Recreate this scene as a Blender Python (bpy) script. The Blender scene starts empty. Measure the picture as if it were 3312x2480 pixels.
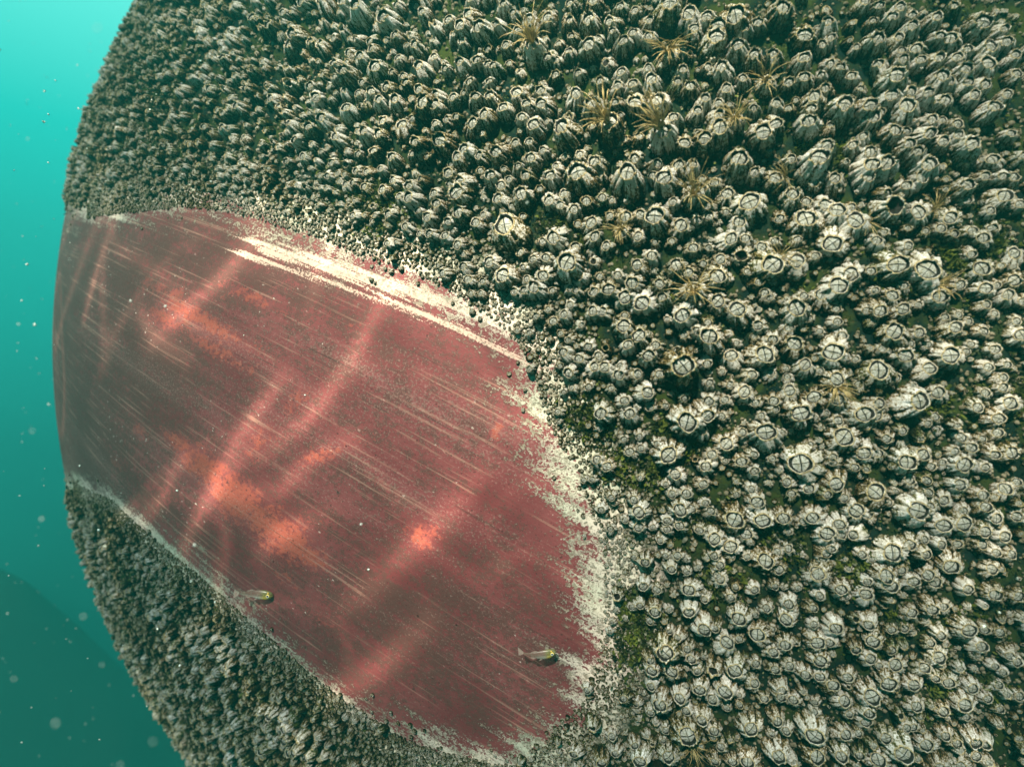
import bpy, math, random
import numpy as np
from mathutils import Matrix, Vector

scene = bpy.context.scene
col = scene.collection
R_ = math.radians

# ------------------------------------------------------------------ camera
FP = 1106.0                      # focal length in units of a 2212 px wide frame (90 degrees across)
cam_d = bpy.data.cameras.new('camera')
cam_d.lens = 18.0
cam_d.sensor_width = 36.0
cam_d.clip_start = 0.005
cam_d.clip_end = 200.0
cam_d.dof.use_dof = True
cam_d.dof.focus_distance = 0.285
cam_d.dof.aperture_fstop = 6.3
cam = bpy.data.objects.new('camera', cam_d)
col.objects.link(cam)
cam.rotation_euler = (R_(90), 0, 0)
scene.camera = cam

scene.view_settings.view_transform = 'Standard'
scene.view_settings.look = 'None'
scene.view_settings.gamma = 1.0
scene.view_settings.exposure = 0.42
scene.cycles.max_bounces = 6
scene.cycles.transparent_max_bounces = 12
scene.cycles.volume_bounces = 1
scene.cycles.caustics_reflective = False
scene.cycles.caustics_refractive = False

# ------------------------------------------------------------------ world: light scattered down through open water
world = bpy.data.worlds.new('World')
scene.world = world
world.use_nodes = True
nt = world.node_tree
nt.nodes.clear()
wo = nt.nodes.new('ShaderNodeOutputWorld')
bg = nt.nodes.new('ShaderNodeBackground')
tc = nt.nodes.new('ShaderNodeTexCoord')
sx = nt.nodes.new('ShaderNodeSeparateXYZ')
nt.links.new(tc.outputs['Generated'], sx.inputs[0])
mr = nt.nodes.new('ShaderNodeMapRange')
mr.inputs['From Min'].default_value = -1.0
mr.inputs['From Max'].default_value = 1.0
nt.links.new(sx.outputs['Z'], mr.inputs['Value'])
ramp = nt.nodes.new('ShaderNodeValToRGB')
nt.links.new(mr.outputs[0], ramp.inputs[0])
cr = ramp.color_ramp
stops = [(0.0, (0.0004, 0.006, 0.007)), (0.22, (0.0003, 0.008, 0.010)), (0.36, (0.0003, 0.022, 0.025)), (0.46, (0.001, 0.115, 0.112)),
         (0.56, (0.002, 0.34, 0.31)), (0.68, (0.015, 0.60, 0.54)), (0.80, (0.20, 0.95, 0.85)), (0.92, (0.45, 0.80, 0.74)), (1.0, (0.8, 0.95, 0.9))]
while len(cr.elements) < len(stops):
    cr.elements.new(0.5)
for e, (p, c) in zip(cr.elements, stops):
    e.position = p
    e.color = (*c, 1)
# the ship overhead shades the water to the right and behind; open water glows to the left
dt = nt.nodes.new('ShaderNodeVectorMath'); dt.operation = 'DOT_PRODUCT'
nt.links.new(tc.outputs['Generated'], dt.inputs[0]); dt.inputs[1].default_value = (-0.86, 0.50, 0.10)
m2 = nt.nodes.new('ShaderNodeMapRange'); m2.interpolation_type = 'SMOOTHSTEP'
nt.links.new(dt.outputs['Value'], m2.inputs['Value'])
m2.inputs['From Min'].default_value = -0.2; m2.inputs['From Max'].default_value = 0.85; m2.inputs['To Min'].default_value = 0.10
vm = nt.nodes.new('ShaderNodeVectorMath'); vm.operation = 'SCALE'
nt.links.new(ramp.outputs[0], vm.inputs[0]); nt.links.new(m2.outputs[0], vm.inputs['Scale'])
nt.links.new(vm.outputs[0], bg.inputs['Color'])
bg.inputs['Strength'].default_value = 1.0
nt.links.new(bg.outputs[0], wo.inputs['Surface'])

# ------------------------------------------------------------------ sun
SUN_DIR = Vector((-0.26, -0.76, 0.72)).normalized()      # towards the sun: above, behind and a little left of the camera
sd = bpy.data.lights.new('sun', 'SUN')
sd.energy = 5.0
sd.angle = R_(0.3)
sd.color = (1.0, 0.97, 0.90)
sun = bpy.data.objects.new('sun', sd)
col.objects.link(sun)
sun.rotation_euler = SUN_DIR.to_track_quat('Z', 'Y').to_euler()

rng = np.random.default_rng(7)
random.seed(7)

# ------------------------------------------------------------------ hull geometry frame
def px_dir(X, Y):
    return np.array([(X - 1106.0) / FP, 1.0, -(Y - 828.0) / FP])

HALF = R_(52.9)
n_c = px_dir(1322.0, 788.0)
n_c /= np.linalg.norm(n_c)
RAD = 1.0
DIST = RAD / math.sin(HALF)
CEN = n_c * DIST
N0 = -n_c
UAX = np.cross(np.array([0, 0, 1.0]), N0); UAX /= np.linalg.norm(UAX)
if UAX[0] < 0: UAX = -UAX
VAX = np.cross(UAX, N0); VAX /= np.linalg.norm(VAX)
if VAX[2] < 0: VAX = -VAX

def uv_to_dir(u, v):
    u = np.asarray(u, float); v = np.asarray(v, float)
    b = np.hypot(u, v)
    s = np.where(b > 1e-9, np.sin(b) / np.maximum(b, 1e-9), 1.0)
    return (np.cos(b)[..., None] * N0 + (s * u)[..., None] * UAX + (s * v)[..., None] * VAX)

def hull_pt(u, v, h=0.0):
    return CEN + uv_to_dir(u, v) * (RAD + np.asarray(h))[..., None] if np.ndim(h) else CEN + uv_to_dir(u, v) * (RAD + h)

def px_to_pt(X, Y, h=0.0, clamp=True):
    d = px_dir(X, Y); d = d / np.linalg.norm(d)
    r = RAD + h
    c = float(d @ CEN)
    disc = c * c - (DIST * DIST - r * r)
    if disc < 0.0004:
        if not clamp: return None
        # slide the direction onto the limb
        ax = CEN / DIST
        perp = d - (d @ ax) * ax; perp /= np.linalg.norm(perp)
        a = math.asin(r / DIST) * 0.9985
        d = math.cos(a) * ax + math.sin(a) * perp
        c = float(d @ CEN); disc = max(c * c - (DIST * DIST - r * r), 0)
    return d * (c - math.sqrt(disc))

def pt_to_uv(p):
    q = (np.asarray(p) - CEN); q = q / np.linalg.norm(q)
    cb = float(np.clip(q @ N0, -1, 1)); b = math.acos(cb)
    x, y = float(q @ UAX), float(q @ VAX)
    l = math.hypot(x, y)
    if l < 1e-9: return (0.0, 0.0)
    return (b * x / l, b * y / l)

def px_to_uv(X, Y): return pt_to_uv(px_to_pt(X, Y))

def project(p):
    """3D point(s) -> frame position in 2212-px units, for finding what the photo shows"""
    p = np.asarray(p)
    return 1106.0 + FP * p[..., 0] / p[..., 1], 828.0 - FP * p[..., 2] / p[..., 1]

def extend(uv, b):
    l = math.hypot(*uv)
    return (uv[0] / l * b, uv[1] / l * b)

# outline of the bare paint (outer = where the barnacles start, inner = where the pale crust starts)
OUTER = [(190, 462), (300, 447), (400, 436), (520, 446), (620, 478), (700, 498), (790, 540), (880, 556), (945, 592), (1010, 632), (1085, 682),
         (1135, 735), (1172, 800), (1190, 880), (1225, 950), (1268, 1020), (1300, 1110), (1318, 1190), (1328, 1280), (1318, 1360), (1308, 1440),
         (1275, 1520), (1215, 1580), (1165, 1640), (1110, 1664), (1040, 1652), (950, 1632), (870, 1602), (805, 1566), (740, 1520),
         (680, 1472), (600, 1402), (500, 1312), (420, 1240), (330, 1168), (240, 1085), (160, 1045)]
INNER = [(190, 466), (300, 452), (400, 446), (480, 454), (560, 482), (650, 508), (740, 560), (830, 585), (930, 632), (1000, 690), (1085, 740),
         (1110, 790), (1140, 860), (1165, 930), (1185, 1000), (1215, 1080), (1250, 1180), (1262, 1280), (1262, 1380), (1268, 1450),
         (1235, 1525), (1170, 1590), (1090, 1635), (1010, 1625), (945, 1605), (870, 1580), (805, 1545), (745, 1500),
         (690, 1455), (610, 1385), (510, 1297), (430, 1228), (340, 1155), (250, 1075), (165, 1030)]
def poly_uv(P):
    Q = [px_to_uv(*p) for p in P]
    a, b = extend(Q[-1], 1.0), extend(Q[0], 1.0)
    ang = np.linspace(math.atan2(a[1], a[0]), math.atan2(b[1], b[0]) - (2 * math.pi if b[1] > 0 else 0), 5)
    return np.array(Q + [(math.cos(t), math.sin(t)) for t in ang])
PO, PI_ = poly_uv(OUTER), poly_uv(INNER)

def sdf(P, x, y):
    """signed distance to a closed polygon, negative inside"""
    x = np.asarray(x, float); y = np.asarray(y, float)
    d = np.full(x.shape, 1e9); inside = np.zeros(x.shape, bool)
    n = len(P)
    for i in range(n):
        ax, ay = P[i]; bx, by = P[(i + 1) % n]
        ex, ey = bx - ax, by - ay
        t = np.clip(((x - ax) * ex + (y - ay) * ey) / (ex * ex + ey * ey + 1e-12), 0, 1)
        d = np.minimum(d, np.hypot(x - ax - t * ex, y - ay - t * ey))
        c = ((ay > y) != (by > y)) & (x < (bx - ax) * (y - ay) / (by - ay + 1e-15) + ax)
        inside ^= c
    return np.where(inside, -d, d)

def side_dist(L, x, y):
    """signed distance to an open polyline (sign from the side of the nearest segment) and position 0..1 along it"""
    L = np.array([px_to_uv(*p) for p in L])
    d = np.full(np.shape(x), 1e9); s = np.zeros(np.shape(x)); al = np.zeros(np.shape(x))
    n = len(L) - 1
    for i in range(n):
        ax, ay = L[i]; ex, ey = L[i + 1] - L[i]
        l2 = ex * ex + ey * ey
        t0 = ((x - ax) * ex + (y - ay) * ey) / l2
        t = t0 if n == 1 else np.clip(t0, -9 if i == 0 else 0, 9 if i == n - 1 else 1)
        dd = np.hypot(x - ax - t * ex, y - ay - t * ey)
        m = dd < d
        d = np.where(m, dd, d)
        s = np.where(m, np.sign(ex * (y - ay) - ey * (x - ax)), s)
        al = np.where(m, (i + t) / n, al)
    return d * s, al

def vnoise(x, y, seed=0):
    """smooth value noise on the hull surface, 0..1"""
    r = np.random.default_rng(seed); T = r.random((256, 256))
    xi = np.floor(x).astype(int); yi = np.floor(y).astype(int); fx = x - xi; fy = y - yi
    fx = fx * fx * (3 - 2 * fx); fy = fy * fy * (3 - 2 * fy)
    g = lambda a, b: T[a % 256, b % 256]
    return (g(xi, yi) * (1 - fx) + g(xi + 1, yi) * fx) * (1 - fy) + (g(xi, yi + 1) * (1 - fx) + g(xi + 1, yi + 1) * fx) * fy

# ------------------------------------------------------------------ node helpers
class NT:
    def __init__(s, name):
        s.m = bpy.data.materials.new(name); s.m.use_nodes = True
        s.t = s.m.node_tree; s.t.nodes.clear()
        s.out = s.t.nodes.new('ShaderNodeOutputMaterial')
    def n(s, typ, ins=None, **kw):
        nd = s.t.nodes.new(typ)
        for k, v in kw.items(): setattr(nd, k, v)
        for k, v in (ins or {}).items():
            if hasattr(v, 'is_linked') or isinstance(v, bpy.types.NodeSocket): s.t.links.new(v, nd.inputs[k])
            else: nd.inputs[k].default_value = v
        return nd
    def math(s, op, a, b=0.0, c=None, clamp=False):
        ins = {0: a, 1: b}
        if c is not None: ins[2] = c
        return s.n('ShaderNodeMath', ins, operation=op, use_clamp=clamp).outputs[0]
    def attr(s, name, typ='GEOMETRY'): return s.n('ShaderNodeAttribute', attribute_name=name, attribute_type=typ)
    def noise(s, vec, scale, detail=3, rough=0.55, dist=0.0):
        return s.n('ShaderNodeTexNoise', {'Vector': vec, 'Scale': scale, 'Detail': detail, 'Roughness': rough, 'Distortion': dist}).outputs[0]
    def step(s, v, a, b):
        return s.n('ShaderNodeMapRange', {'Value': v, 'From Min': a, 'From Max': b}, interpolation_type='SMOOTHSTEP').outputs[0]
    def mix(s, f, a, b):
        nd = s.t.nodes.new('ShaderNodeMix'); nd.data_type = 'RGBA'
        for k, v in ((0, f), (6, a), (7, b)):
            if isinstance(v, bpy.types.NodeSocket): s.t.links.new(v, nd.inputs[k])
            else: nd.inputs[k].default_value = (*v, 1) if isinstance(v, tuple) and len(v) == 3 else v
        return nd.outputs[2]
    def map(s, vec, scale, loc=(0, 0, 0), rot=(0, 0, 0)):
        return s.n('ShaderNodeMapping', {'Vector': vec, 'Scale': scale, 'Location': loc, 'Rotation': rot}).outputs[0]
    def bsdf(s, **ins):
        b = s.n('ShaderNodeBsdfPrincipled', {k.replace('_', ' '): v for k, v in ins.items()})
        s.t.links.new(b.outputs[0], s.out.inputs['Surface'])
        return b

# ------------------------------------------------------------------ hull material
def hull_material():
    N = NT('hull_paint')
    uv = N.attr('st').outputs['Vector']                       # metres on the hull, x along the scrapes
    dout = N.attr('d_outer').outputs['Fac']; din = N.attr('d_inner').outputs['Fac']
    chip = N.attr('chip').outputs['Fac']                      # where the fouling film has come off
    film = N.attr('film').outputs['Fac']
    s1, s2, s3 = [(N.attr('scr_' + q).outputs['Fac'], N.attr('end_' + q).outputs['Fac']) for q in 'abc']
    str_f = N.noise(N.map(uv, (6, 90, 1)), 1.0, 5, 0.62)
    str_m = N.noise(N.map(uv, (2.5, 26, 1), (3, 1, 0)), 1.0, 4, 0.6)
    str_g = N.noise(N.map(uv, (9, 420, 1)), 1.0, 3, 0.6)
    n_s = N.noise(uv, 12, 4, 0.6); n_m = N.noise(uv, 55, 5, 0.65); n_f = N.noise(uv, 260, 4, 0.7); n_x = N.noise(uv, 700, 3, 0.7)
    # paint
    c = N.mix(N.step(n_s, 0.35, 0.68), (0.135, 0.032, 0.036), (0.22, 0.060, 0.064))
    c = N.mix(N.math('MULTIPLY', N.step(str_m, 0.45, 0.75), 0.6), c, (0.21, 0.062, 0.068))
    # coral undercoat blotches with ragged edges
    m = N.math('ADD', chip, N.math('MULTIPLY', N.math('SUBTRACT', n_m, 0.5), 1.4))
    m = N.math('ADD', m, N.math('MULTIPLY', N.math('SUBTRACT', n_f, 0.5), 2.2))
    m = N.math('ADD', m, N.math('MULTIPLY', N.math('SUBTRACT', str_f, 0.5), 0.8))
    c = N.mix(N.math('MULTIPLY', N.step(m, 0.44, 1.0), .72), c, (0.38, 0.090, 0.060))
    # brown film of slime, thicker away from the chips
    f = N.math('ADD', film, N.math('MULTIPLY', N.math('SUBTRACT', n_m, 0.5), 1.5))
    f = N.math('ADD', f, N.math('MULTIPLY', N.math('SUBTRACT', n_f, 0.5), 2.4))
    f = N.math('ADD', f, N.math('MULTIPLY', N.math('SUBTRACT', n_x, 0.5), 1.6))
    f = N.math('ADD', f, N.math('MULTIPLY', N.math('SUBTRACT', str_f, 0.5), 1.3))
    f = N.math('SUBTRACT', f, N.math('MULTIPLY', N.step(m, 0.46, 0.56), 0.55))
    c = N.mix(N.math('MULTIPLY', N.step(f, 0.30, 0.75), 0.74), c, (0.080, 0.043, 0.037))
    # dark hair scratches
    c = N.mix(N.math('MULTIPLY', N.step(str_f, 0.66, 0.76), 0.55), c, (0.05, 0.025, 0.02))
    c = N.mix(N.math('MULTIPLY', N.step(str_g, 0.60, 0.70), N.math('MULTIPLY', N.step(str_m, .40, .6), .65)), c, (0.045, 0.028, 0.024))
    c = N.mix(N.math('MULTIPLY', N.step(str_g, 0.43, 0.34), N.math('MULTIPLY', N.step(n_s, .36, .56), .6)), c, (0.36, 0.20, 0.16))
    dust = N.step(N.math('ADD', n_x, N.math('MULTIPLY', N.math('SUBTRACT', str_m, .5), .5)), .55, .70)
    c = N.mix(N.math('MULTIPLY', dust, .30), c, (0.42, 0.27, 0.24))
    pits = N.step(N.noise(uv, 520, 2, .5), .36, .30)
    c = N.mix(N.math('MULTIPLY', pits, .7), c, (0.045, 0.022, 0.02))
    # pale specks and flecks
    vo = N.n('ShaderNodeTexVoronoi', {'Vector': N.n('ShaderNodeVectorMath', {0: N.map(uv, (420, 620, 1)), 1: N.n('ShaderNodeTexNoise', {'Vector': uv, 'Scale': 900.0}).outputs[1]}, operation='ADD').outputs[0], 'Scale': 1.0, 'Randomness': 1.0}, feature='F1')
    sep = N.n('ShaderNodeSeparateColor', {0: vo.outputs['Color']})
    rare = N.step(N.math('ADD', sep.outputs[0], N.math('MULTIPLY', n_m, 0.55)), 1.17, 1.24)
    fl = N.math('MULTIPLY', N.math('LESS_THAN', vo.outputs['Distance'], N.math('MULTIPLY', sep.outputs[1], 0.36)), N.math('MULTIPLY', rare, N.math('ADD', .12, N.step(n_s, .48, .62))))
    c = N.mix(fl, c, (0.62, 0.52, 0.47))
    flk = N.math('MULTIPLY', N.step(N.noise(N.map(uv, (110, 330, 1)), 1.0, 4, 0.7), 0.64, 0.70), N.step(n_s, 0.44, 0.66))
    c = N.mix(N.math('MULTIPLY', flk, 0.75), c, (0.46, 0.30, 0.24))
    # long pale scrapes
    for (sgn, endf), w in ((s1, 0.0018), (s2, 0.0015), (s3, 0.0036)):
        a = N.math('ABSOLUTE', sgn)
        a = N.math('ADD', a, N.math('MULTIPLY', N.math('SUBTRACT', str_g, 0.5), w * 6.5))
        a = N.math('ADD', a, N.math('MULTIPLY', N.math('SUBTRACT', n_x, 0.5), w * 6.0))
        a = N.math('ADD', a, N.math('MULTIPLY', N.math('SUBTRACT', 1.0, endf), w * 4))
        c = N.mix(N.math('MULTIPLY', N.step(a, w * 1.1, w * 0.6), 0.8), c, (0.56, 0.43, 0.36))
    # pale crust of barnacle cement round the paint
    e = N.math('ADD', din, N.math('MULTIPLY', N.math('SUBTRACT', str_f, 0.5), 0.075))
    e = N.math('ADD', e, N.math('MULTIPLY', N.math('SUBTRACT', n_m, 0.5), 0.04))
    e = N.math('ADD', e, N.math('MULTIPLY', N.math('SUBTRACT', n_f, 0.5), 0.075))
    e = N.math('ADD', e, N.math('MULTIPLY', N.math('SUBTRACT', n_x, 0.5), 0.075))
    cr_c = N.mix(N.step(n_s, 0.4, 0.62), (0.66, 0.57, 0.50), (0.55, 0.56, 0.45))
    pit = N.step(N.math('ADD', n_f, N.math('MULTIPLY', n_x, 0.35)), 0.80, 0.70)
    cr_c = N.mix(N.math('MULTIPLY', N.math('SUBTRACT', 1.0, pit), 0.75), cr_c, (0.12, 0.09, 0.055))
    sc = N.n('ShaderNodeTexVoronoi', {'Vector': uv, 'Scale': 240.0}, feature='F1').outputs['Distance']
    ring = N.math('MULTIPLY', N.step(sc, .22, .34), N.step(sc, .56, .40))
    cr_c = N.mix(N.math('MULTIPLY', ring, N.math('MULTIPLY', N.step(n_s, .45, .6), .55)), cr_c, (0.20, 0.17, 0.12))
    cr_c = N.mix(N.math('MULTIPLY', N.step(N.math('ADD', N.math('MULTIPLY', N.math('SUBTRACT', n_x, .5), 2.0), n_m), .50, .85), .6), cr_c, (0.26, 0.22, 0.17))
    c = N.mix(N.step(e, -0.006, 0.006), c, cr_c)
    # dark fouled hull among the barnacles
    g = N.math('ADD', dout, N.math('MULTIPLY', N.math('SUBTRACT', n_m, 0.5), 0.05))
    g = N.math('ADD', g, N.math('MULTIPLY', N.math('SUBTRACT', n_f, 0.5), 0.03))
    dk = N.mix(N.step(n_m, 0.4, 0.65), (0.005, 0.012, 0.011), (0.026, 0.038, 0.010))
    dk = N.mix(N.step(n_f, 0.56, 0.68), dk, (0.045, 0.045, 0.022))
    c = N.mix(N.step(g, 0.006, 0.026), c, dk)
    hgt = N.math('ADD', N.math('MULTIPLY', n_f, 0.5), N.math('MULTIPLY', N.step(e, -0.004, 0.004), N.math('ADD', pit, 0.4)))
    hgt = N.math('ADD', hgt, N.math('MULTIPLY', str_f, 0.6))
    bump = N.n('ShaderNodeBump', {'Strength': 0.55, 'Distance': 0.0012, 'Height': hgt})
    N.bsdf(Base_Color=c, Roughness=N.math('ADD', .6, N.math('MULTIPLY', N.step(dout, 0, .01), .35)), Normal=bump.outputs[0], Specular_IOR_Level=N.math('MULTIPLY', .22, N.step(dout, .012, 0)))
    return N.m

# ------------------------------------------------------------------ hull mesh
def mesh_from(name, verts, faces, mat=None, attrs=None, smooth=True):
    me = bpy.data.meshes.new(name)
    verts = np.ascontiguousarray(verts, np.float32); faces = np.ascontiguousarray(faces, np.int32)
    nf, k = faces.shape
    me.vertices.add(len(verts)); me.vertices.foreach_set('co', verts.ravel())
    me.loops.add(nf * k); me.loops.foreach_set('vertex_index', faces.ravel())
    me.polygons.add(nf); me.polygons.foreach_set('loop_start', np.arange(0, nf * k, k, dtype=np.int32))
    me.polygons.foreach_set('loop_total', np.full(nf, k, np.int32))
    me.polygons.foreach_set('use_smooth', np.full(nf, smooth))
    me.update(calc_edges=True)
    for k2, v in (attrs or {}).items():
        v = np.asarray(v, np.float32)
        if v.ndim == 2:
            a = me.attributes.new(k2, 'FLOAT_VECTOR', 'POINT'); a.data.foreach_set('vector', v.ravel())
        else:
            a = me.attributes.new(k2, 'FLOAT', 'POINT'); a.data.foreach_set('value', v)
    if mat: me.materials.append(mat)
    return me

def link(name, me, parent=None, **props):
    o = bpy.data.objects.new(name, me); col.objects.link(o)
    if parent: o.parent = parent
    for k, v in props.items(): o[k] = v
    return o

BMAX = 1.06
GN = 420
ax1 = np.linspace(-BMAX, BMAX, GN)
gu, gv = np.meshgrid(ax1, ax1, indexing='ij')
# square -> disc so that the cap has a round rim
rr = np.maximum(np.abs(gu), np.abs(gv)); hh = np.hypot(gu, gv)
k_ = np.where(hh > 1e-9, rr / np.maximum(hh, 1e-9), 1.0)
w_ = np.clip((rr / BMAX), 0, 1) ** 3
k_ = 1 + (k_ - 1) * w_
hu, hv = (gu * k_).ravel(), (gv * k_).ravel()
def to_st(u, v, a=R_(-27)):
    """surface coordinates turned so that x runs along the scrapes"""
    c_, s_ = math.cos(a), math.sin(a)
    bend = 0.20 * (u * c_ + v * s_) ** 2
    return u * c_ + v * s_, -u * s_ + v * c_ + bend
d_o, d_i = sdf(PO, hu, hv), sdf(PI_, hu, hv)
BLOBS = [(430, 690, 130, 22, -30, 1.0), (350, 690, 50, 25, -30, .8), (440, 1010, 60, 34, -35, 1.1), (510, 1075, 75, 42, -40, 1.15), (600, 1150, 95, 44, -35, 1.15), (660, 1195, 60, 26, -30, 1.0),
         (540, 640, 90, 14, -22, .8), (390, 960, 60, 18, -35, .9), (560, 950, 60, 26, 55, .7), (700, 980, 80, 16, 20, .8), (640, 860, 50, 22, 45, .6),
         (910, 1160, 40, 40, 50, .75), (1075, 930, 14, 16, 0, 1.2), (760, 700, 60, 8, -25, .5), (470, 760, 90, 16, -30, .8), (360, 620, 120, 8, -15, .7),
         (620, 1260, 60, 12, -35, .6), (1020, 640, 30, 8, -25, .7), (560, 1290, 40, 12, -30, .5), (300, 930, 30, 16, -60, .7), (250, 1000, 25, 14, -60, .6), (700, 1340, 60, 12, -30, .5)]
P3 = hull_pt(hu, hv)
with np.errstate(divide='ignore', invalid='ignore'):
    PX, PY = project(P3)
chip = np.zeros(len(hu))
for (bx, by, ra, rb, an, st) in BLOBS:
    u0, v0 = px_to_uv(bx, by)
    # size and direction of the blotch measured on the surface
    a_ = R_(an); e1 = px_to_uv(bx + math.cos(a_) * ra, by - math.sin(a_) * ra)
    e2 = px_to_uv(bx - math.sin(a_) * rb, by - math.cos(a_) * rb)
    M = np.array([[e1[0] - u0, e2[0] - u0], [e1[1] - v0, e2[1] - v0]])
    q = np.linalg.inv(M) @ np.vstack([hu - u0, hv - v0])
    chip = np.maximum(chip, st * np.exp(-(q[0] ** 2 + q[1] ** 2) * 0.75))
film = 0.46 + 0.42 * (vnoise(hu * 9 + 3, hv * 14 + 2, 3) - 0.4) + 0.30 * np.clip((-hu - 0.05) / 0.5, -0.6, 1)
film = film + .12 * np.exp(-((hu + .52) / .22) ** 2) + 0.25 * np.clip((-hv - 0.25) / 0.3, 0, 1)
SCR_A = [(520, 548), (600, 572), (700, 604), (830, 650), (900, 676), (1000, 712), (1115, 768)]
SCR_B = [(540, 520), (640, 548), (740, 574), (860, 616), (960, 654), (1040, 690)]
SCR_C = [(570, 540), (660, 562), (760, 592), (850, 620), (940, 650)]
def scr(L):
    d, al = side_dist(L, hu, hv)
    return d, np.clip(1 - 6 * np.maximum(np.clip(-al, 0, 9), np.clip(al - 1, 0, 9)), 0, 1)
st_x, st_y = to_st(hu, hv)
idx = np.arange(GN * GN).reshape(GN, GN)
F = np.stack([idx[:-1, :-1], idx[1:, :-1], idx[1:, 1:], idx[:-1, 1:]], -1).reshape(-1, 4)
# plating: a slight unevenness in the surface; the inside face 3 cm behind gives the hull its thickness
und = 0.0012 * (vnoise(hu * 7, hv * 7, 5) - 0.5)
V = hull_pt(hu, hv, und)
hull_mat = hull_material()
nv = len(V)
Vin = hull_pt(hu, hv, und - 0.03)
rim = np.concatenate([idx[0, :-1], idx[:-1, -1], idx[-1, :0:-1], idx[:0:-1, 0]])
rimn = np.roll(rim, -1)
side = np.stack([rim, rimn, rimn + nv, rim + nv], -1)
two = lambda a: np.concatenate([a, a])
me = mesh_from('ship_hull', np.vstack([V, Vin]), np.vstack([F, F[:, ::-1] + nv, side]), hull_mat,
               {'st': np.vstack([np.c_[st_x, st_y, 0 * st_x]] * 2), 'd_outer': two(d_o), 'd_inner': two(d_i), 'chip': two(chip), 'film': two(film),
                **{k: two(v) for nm, L in (('a', SCR_A), ('b', SCR_B), ('c', SCR_C)) for k, v in zip(('scr_' + nm, 'end_' + nm), scr(L))}})
link('ship_hull', me, label='rounded ship hull with a bare patch of scratched dark red paint edged in crust', category='ship hull')

# ------------------------------------------------------------------ barnacle material
def barnacle_material():
    N = NT('barnacle_shell')
    loc = N.attr('loc').outputs['Vector']
    pd = N.n('ShaderNodeSeparateXYZ', {0: N.attr('pdat').outputs['Vector']})
    part, crev, hgt = pd.outputs
    rnd = N.math('ADD', N.attr('rnd').outputs['Fac'], N.attr('rnd', 'OBJECT').outputs['Fac'])
    tone = N.math('ADD', N.attr('tone').outputs['Fac'], N.attr('tone', 'OBJECT').outputs['Fac'])
    green = N.math('ADD', N.attr('grn').outputs['Fac'], N.attr('grn', 'OBJECT').outputs['Fac'])
    off = N.n('ShaderNodeVectorMath', {0: loc, 1: N.n('ShaderNodeCombineXYZ', {0: N.math('MULTIPLY', rnd, 61.0), 1: N.math('MULTIPLY', rnd, 37.0), 2: N.math('MULTIPLY', rnd, 17.0)}).outputs[0]}, operation='ADD').outputs[0]
    n1 = N.noise(off, 3.2, 5, 0.65, 0.5)
    n2 = N.noise(N.map(off, (1, 1, 0.45)), 11.0, 4, 0.7)
    n3 = N.noise(off, 26.0, 3, 0.7)
    n4 = N.noise(N.map(off, (1, 1, 0.22)), 24.0, 4, 0.75)
    white = N.mix(N.step(n1, 0.4, 0.65), (0.56, 0.56, 0.50), (0.88, 0.91, 0.91))
    white = N.mix(N.math('MULTIPLY', N.step(n3, 0.5, 0.7), 0.5), white, (0.34, 0.34, 0.28))
    stain = N.mix(N.step(n3, 0.35, 0.65), (0.085, 0.056, 0.014), (0.29, 0.205, 0.066))
    stain = N.mix(N.math('MULTIPLY', green, N.step(n1, 0.35, 0.55)), stain, (0.075, 0.13, 0.018))
    # film sits in the grooves; low down, film plus shade put into the colour; chalk shows on ribs and shoulders
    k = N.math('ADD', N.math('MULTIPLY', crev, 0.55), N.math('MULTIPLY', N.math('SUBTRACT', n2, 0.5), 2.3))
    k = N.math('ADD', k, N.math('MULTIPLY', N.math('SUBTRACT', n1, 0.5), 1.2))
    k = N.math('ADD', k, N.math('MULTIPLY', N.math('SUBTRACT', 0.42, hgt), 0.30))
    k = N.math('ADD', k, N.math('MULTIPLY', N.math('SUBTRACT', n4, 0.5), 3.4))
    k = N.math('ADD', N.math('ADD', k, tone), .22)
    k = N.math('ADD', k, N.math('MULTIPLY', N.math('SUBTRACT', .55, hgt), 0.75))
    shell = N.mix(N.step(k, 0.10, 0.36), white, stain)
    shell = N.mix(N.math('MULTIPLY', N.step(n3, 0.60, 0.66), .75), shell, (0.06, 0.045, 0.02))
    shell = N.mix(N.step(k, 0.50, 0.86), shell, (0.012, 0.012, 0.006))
    rimc = N.mix(N.step(n2, 0.4, 0.62), (0.58, 0.50, 0.28), (0.20, 0.15, 0.055))
    c = N.mix(N.math('COMPARE', part, 1.0, 0.3), shell, rimc)
    c = N.mix(N.math('COMPARE', part, 2.0, 0.3), c, (0.010, 0.010, 0.007))
    pl = N.mix(N.math('MULTIPLY', N.step(n2, 0.42, 0.6), 0.8), (0.60, 0.65, 0.62), (0.30, 0.29, 0.19))
    pl = N.mix(N.math('MULTIPLY', crev, 0.65), pl, (0.11, 0.10, 0.06))
    c = N.mix(N.math('COMPARE', part, 3.0, 0.3), c, pl)
    b = N.n('ShaderNodeBump', {'Strength': 0.9, 'Distance': 0.0014, 'Height': N.math('ADD', N.math('MULTIPLY', N.math('ADD', n2, n4), 1.0), N.math('MULTIPLY', n3, 0.6))})
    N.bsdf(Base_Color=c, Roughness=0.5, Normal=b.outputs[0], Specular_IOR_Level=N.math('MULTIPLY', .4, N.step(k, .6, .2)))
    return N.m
BM = barnacle_material()

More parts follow.
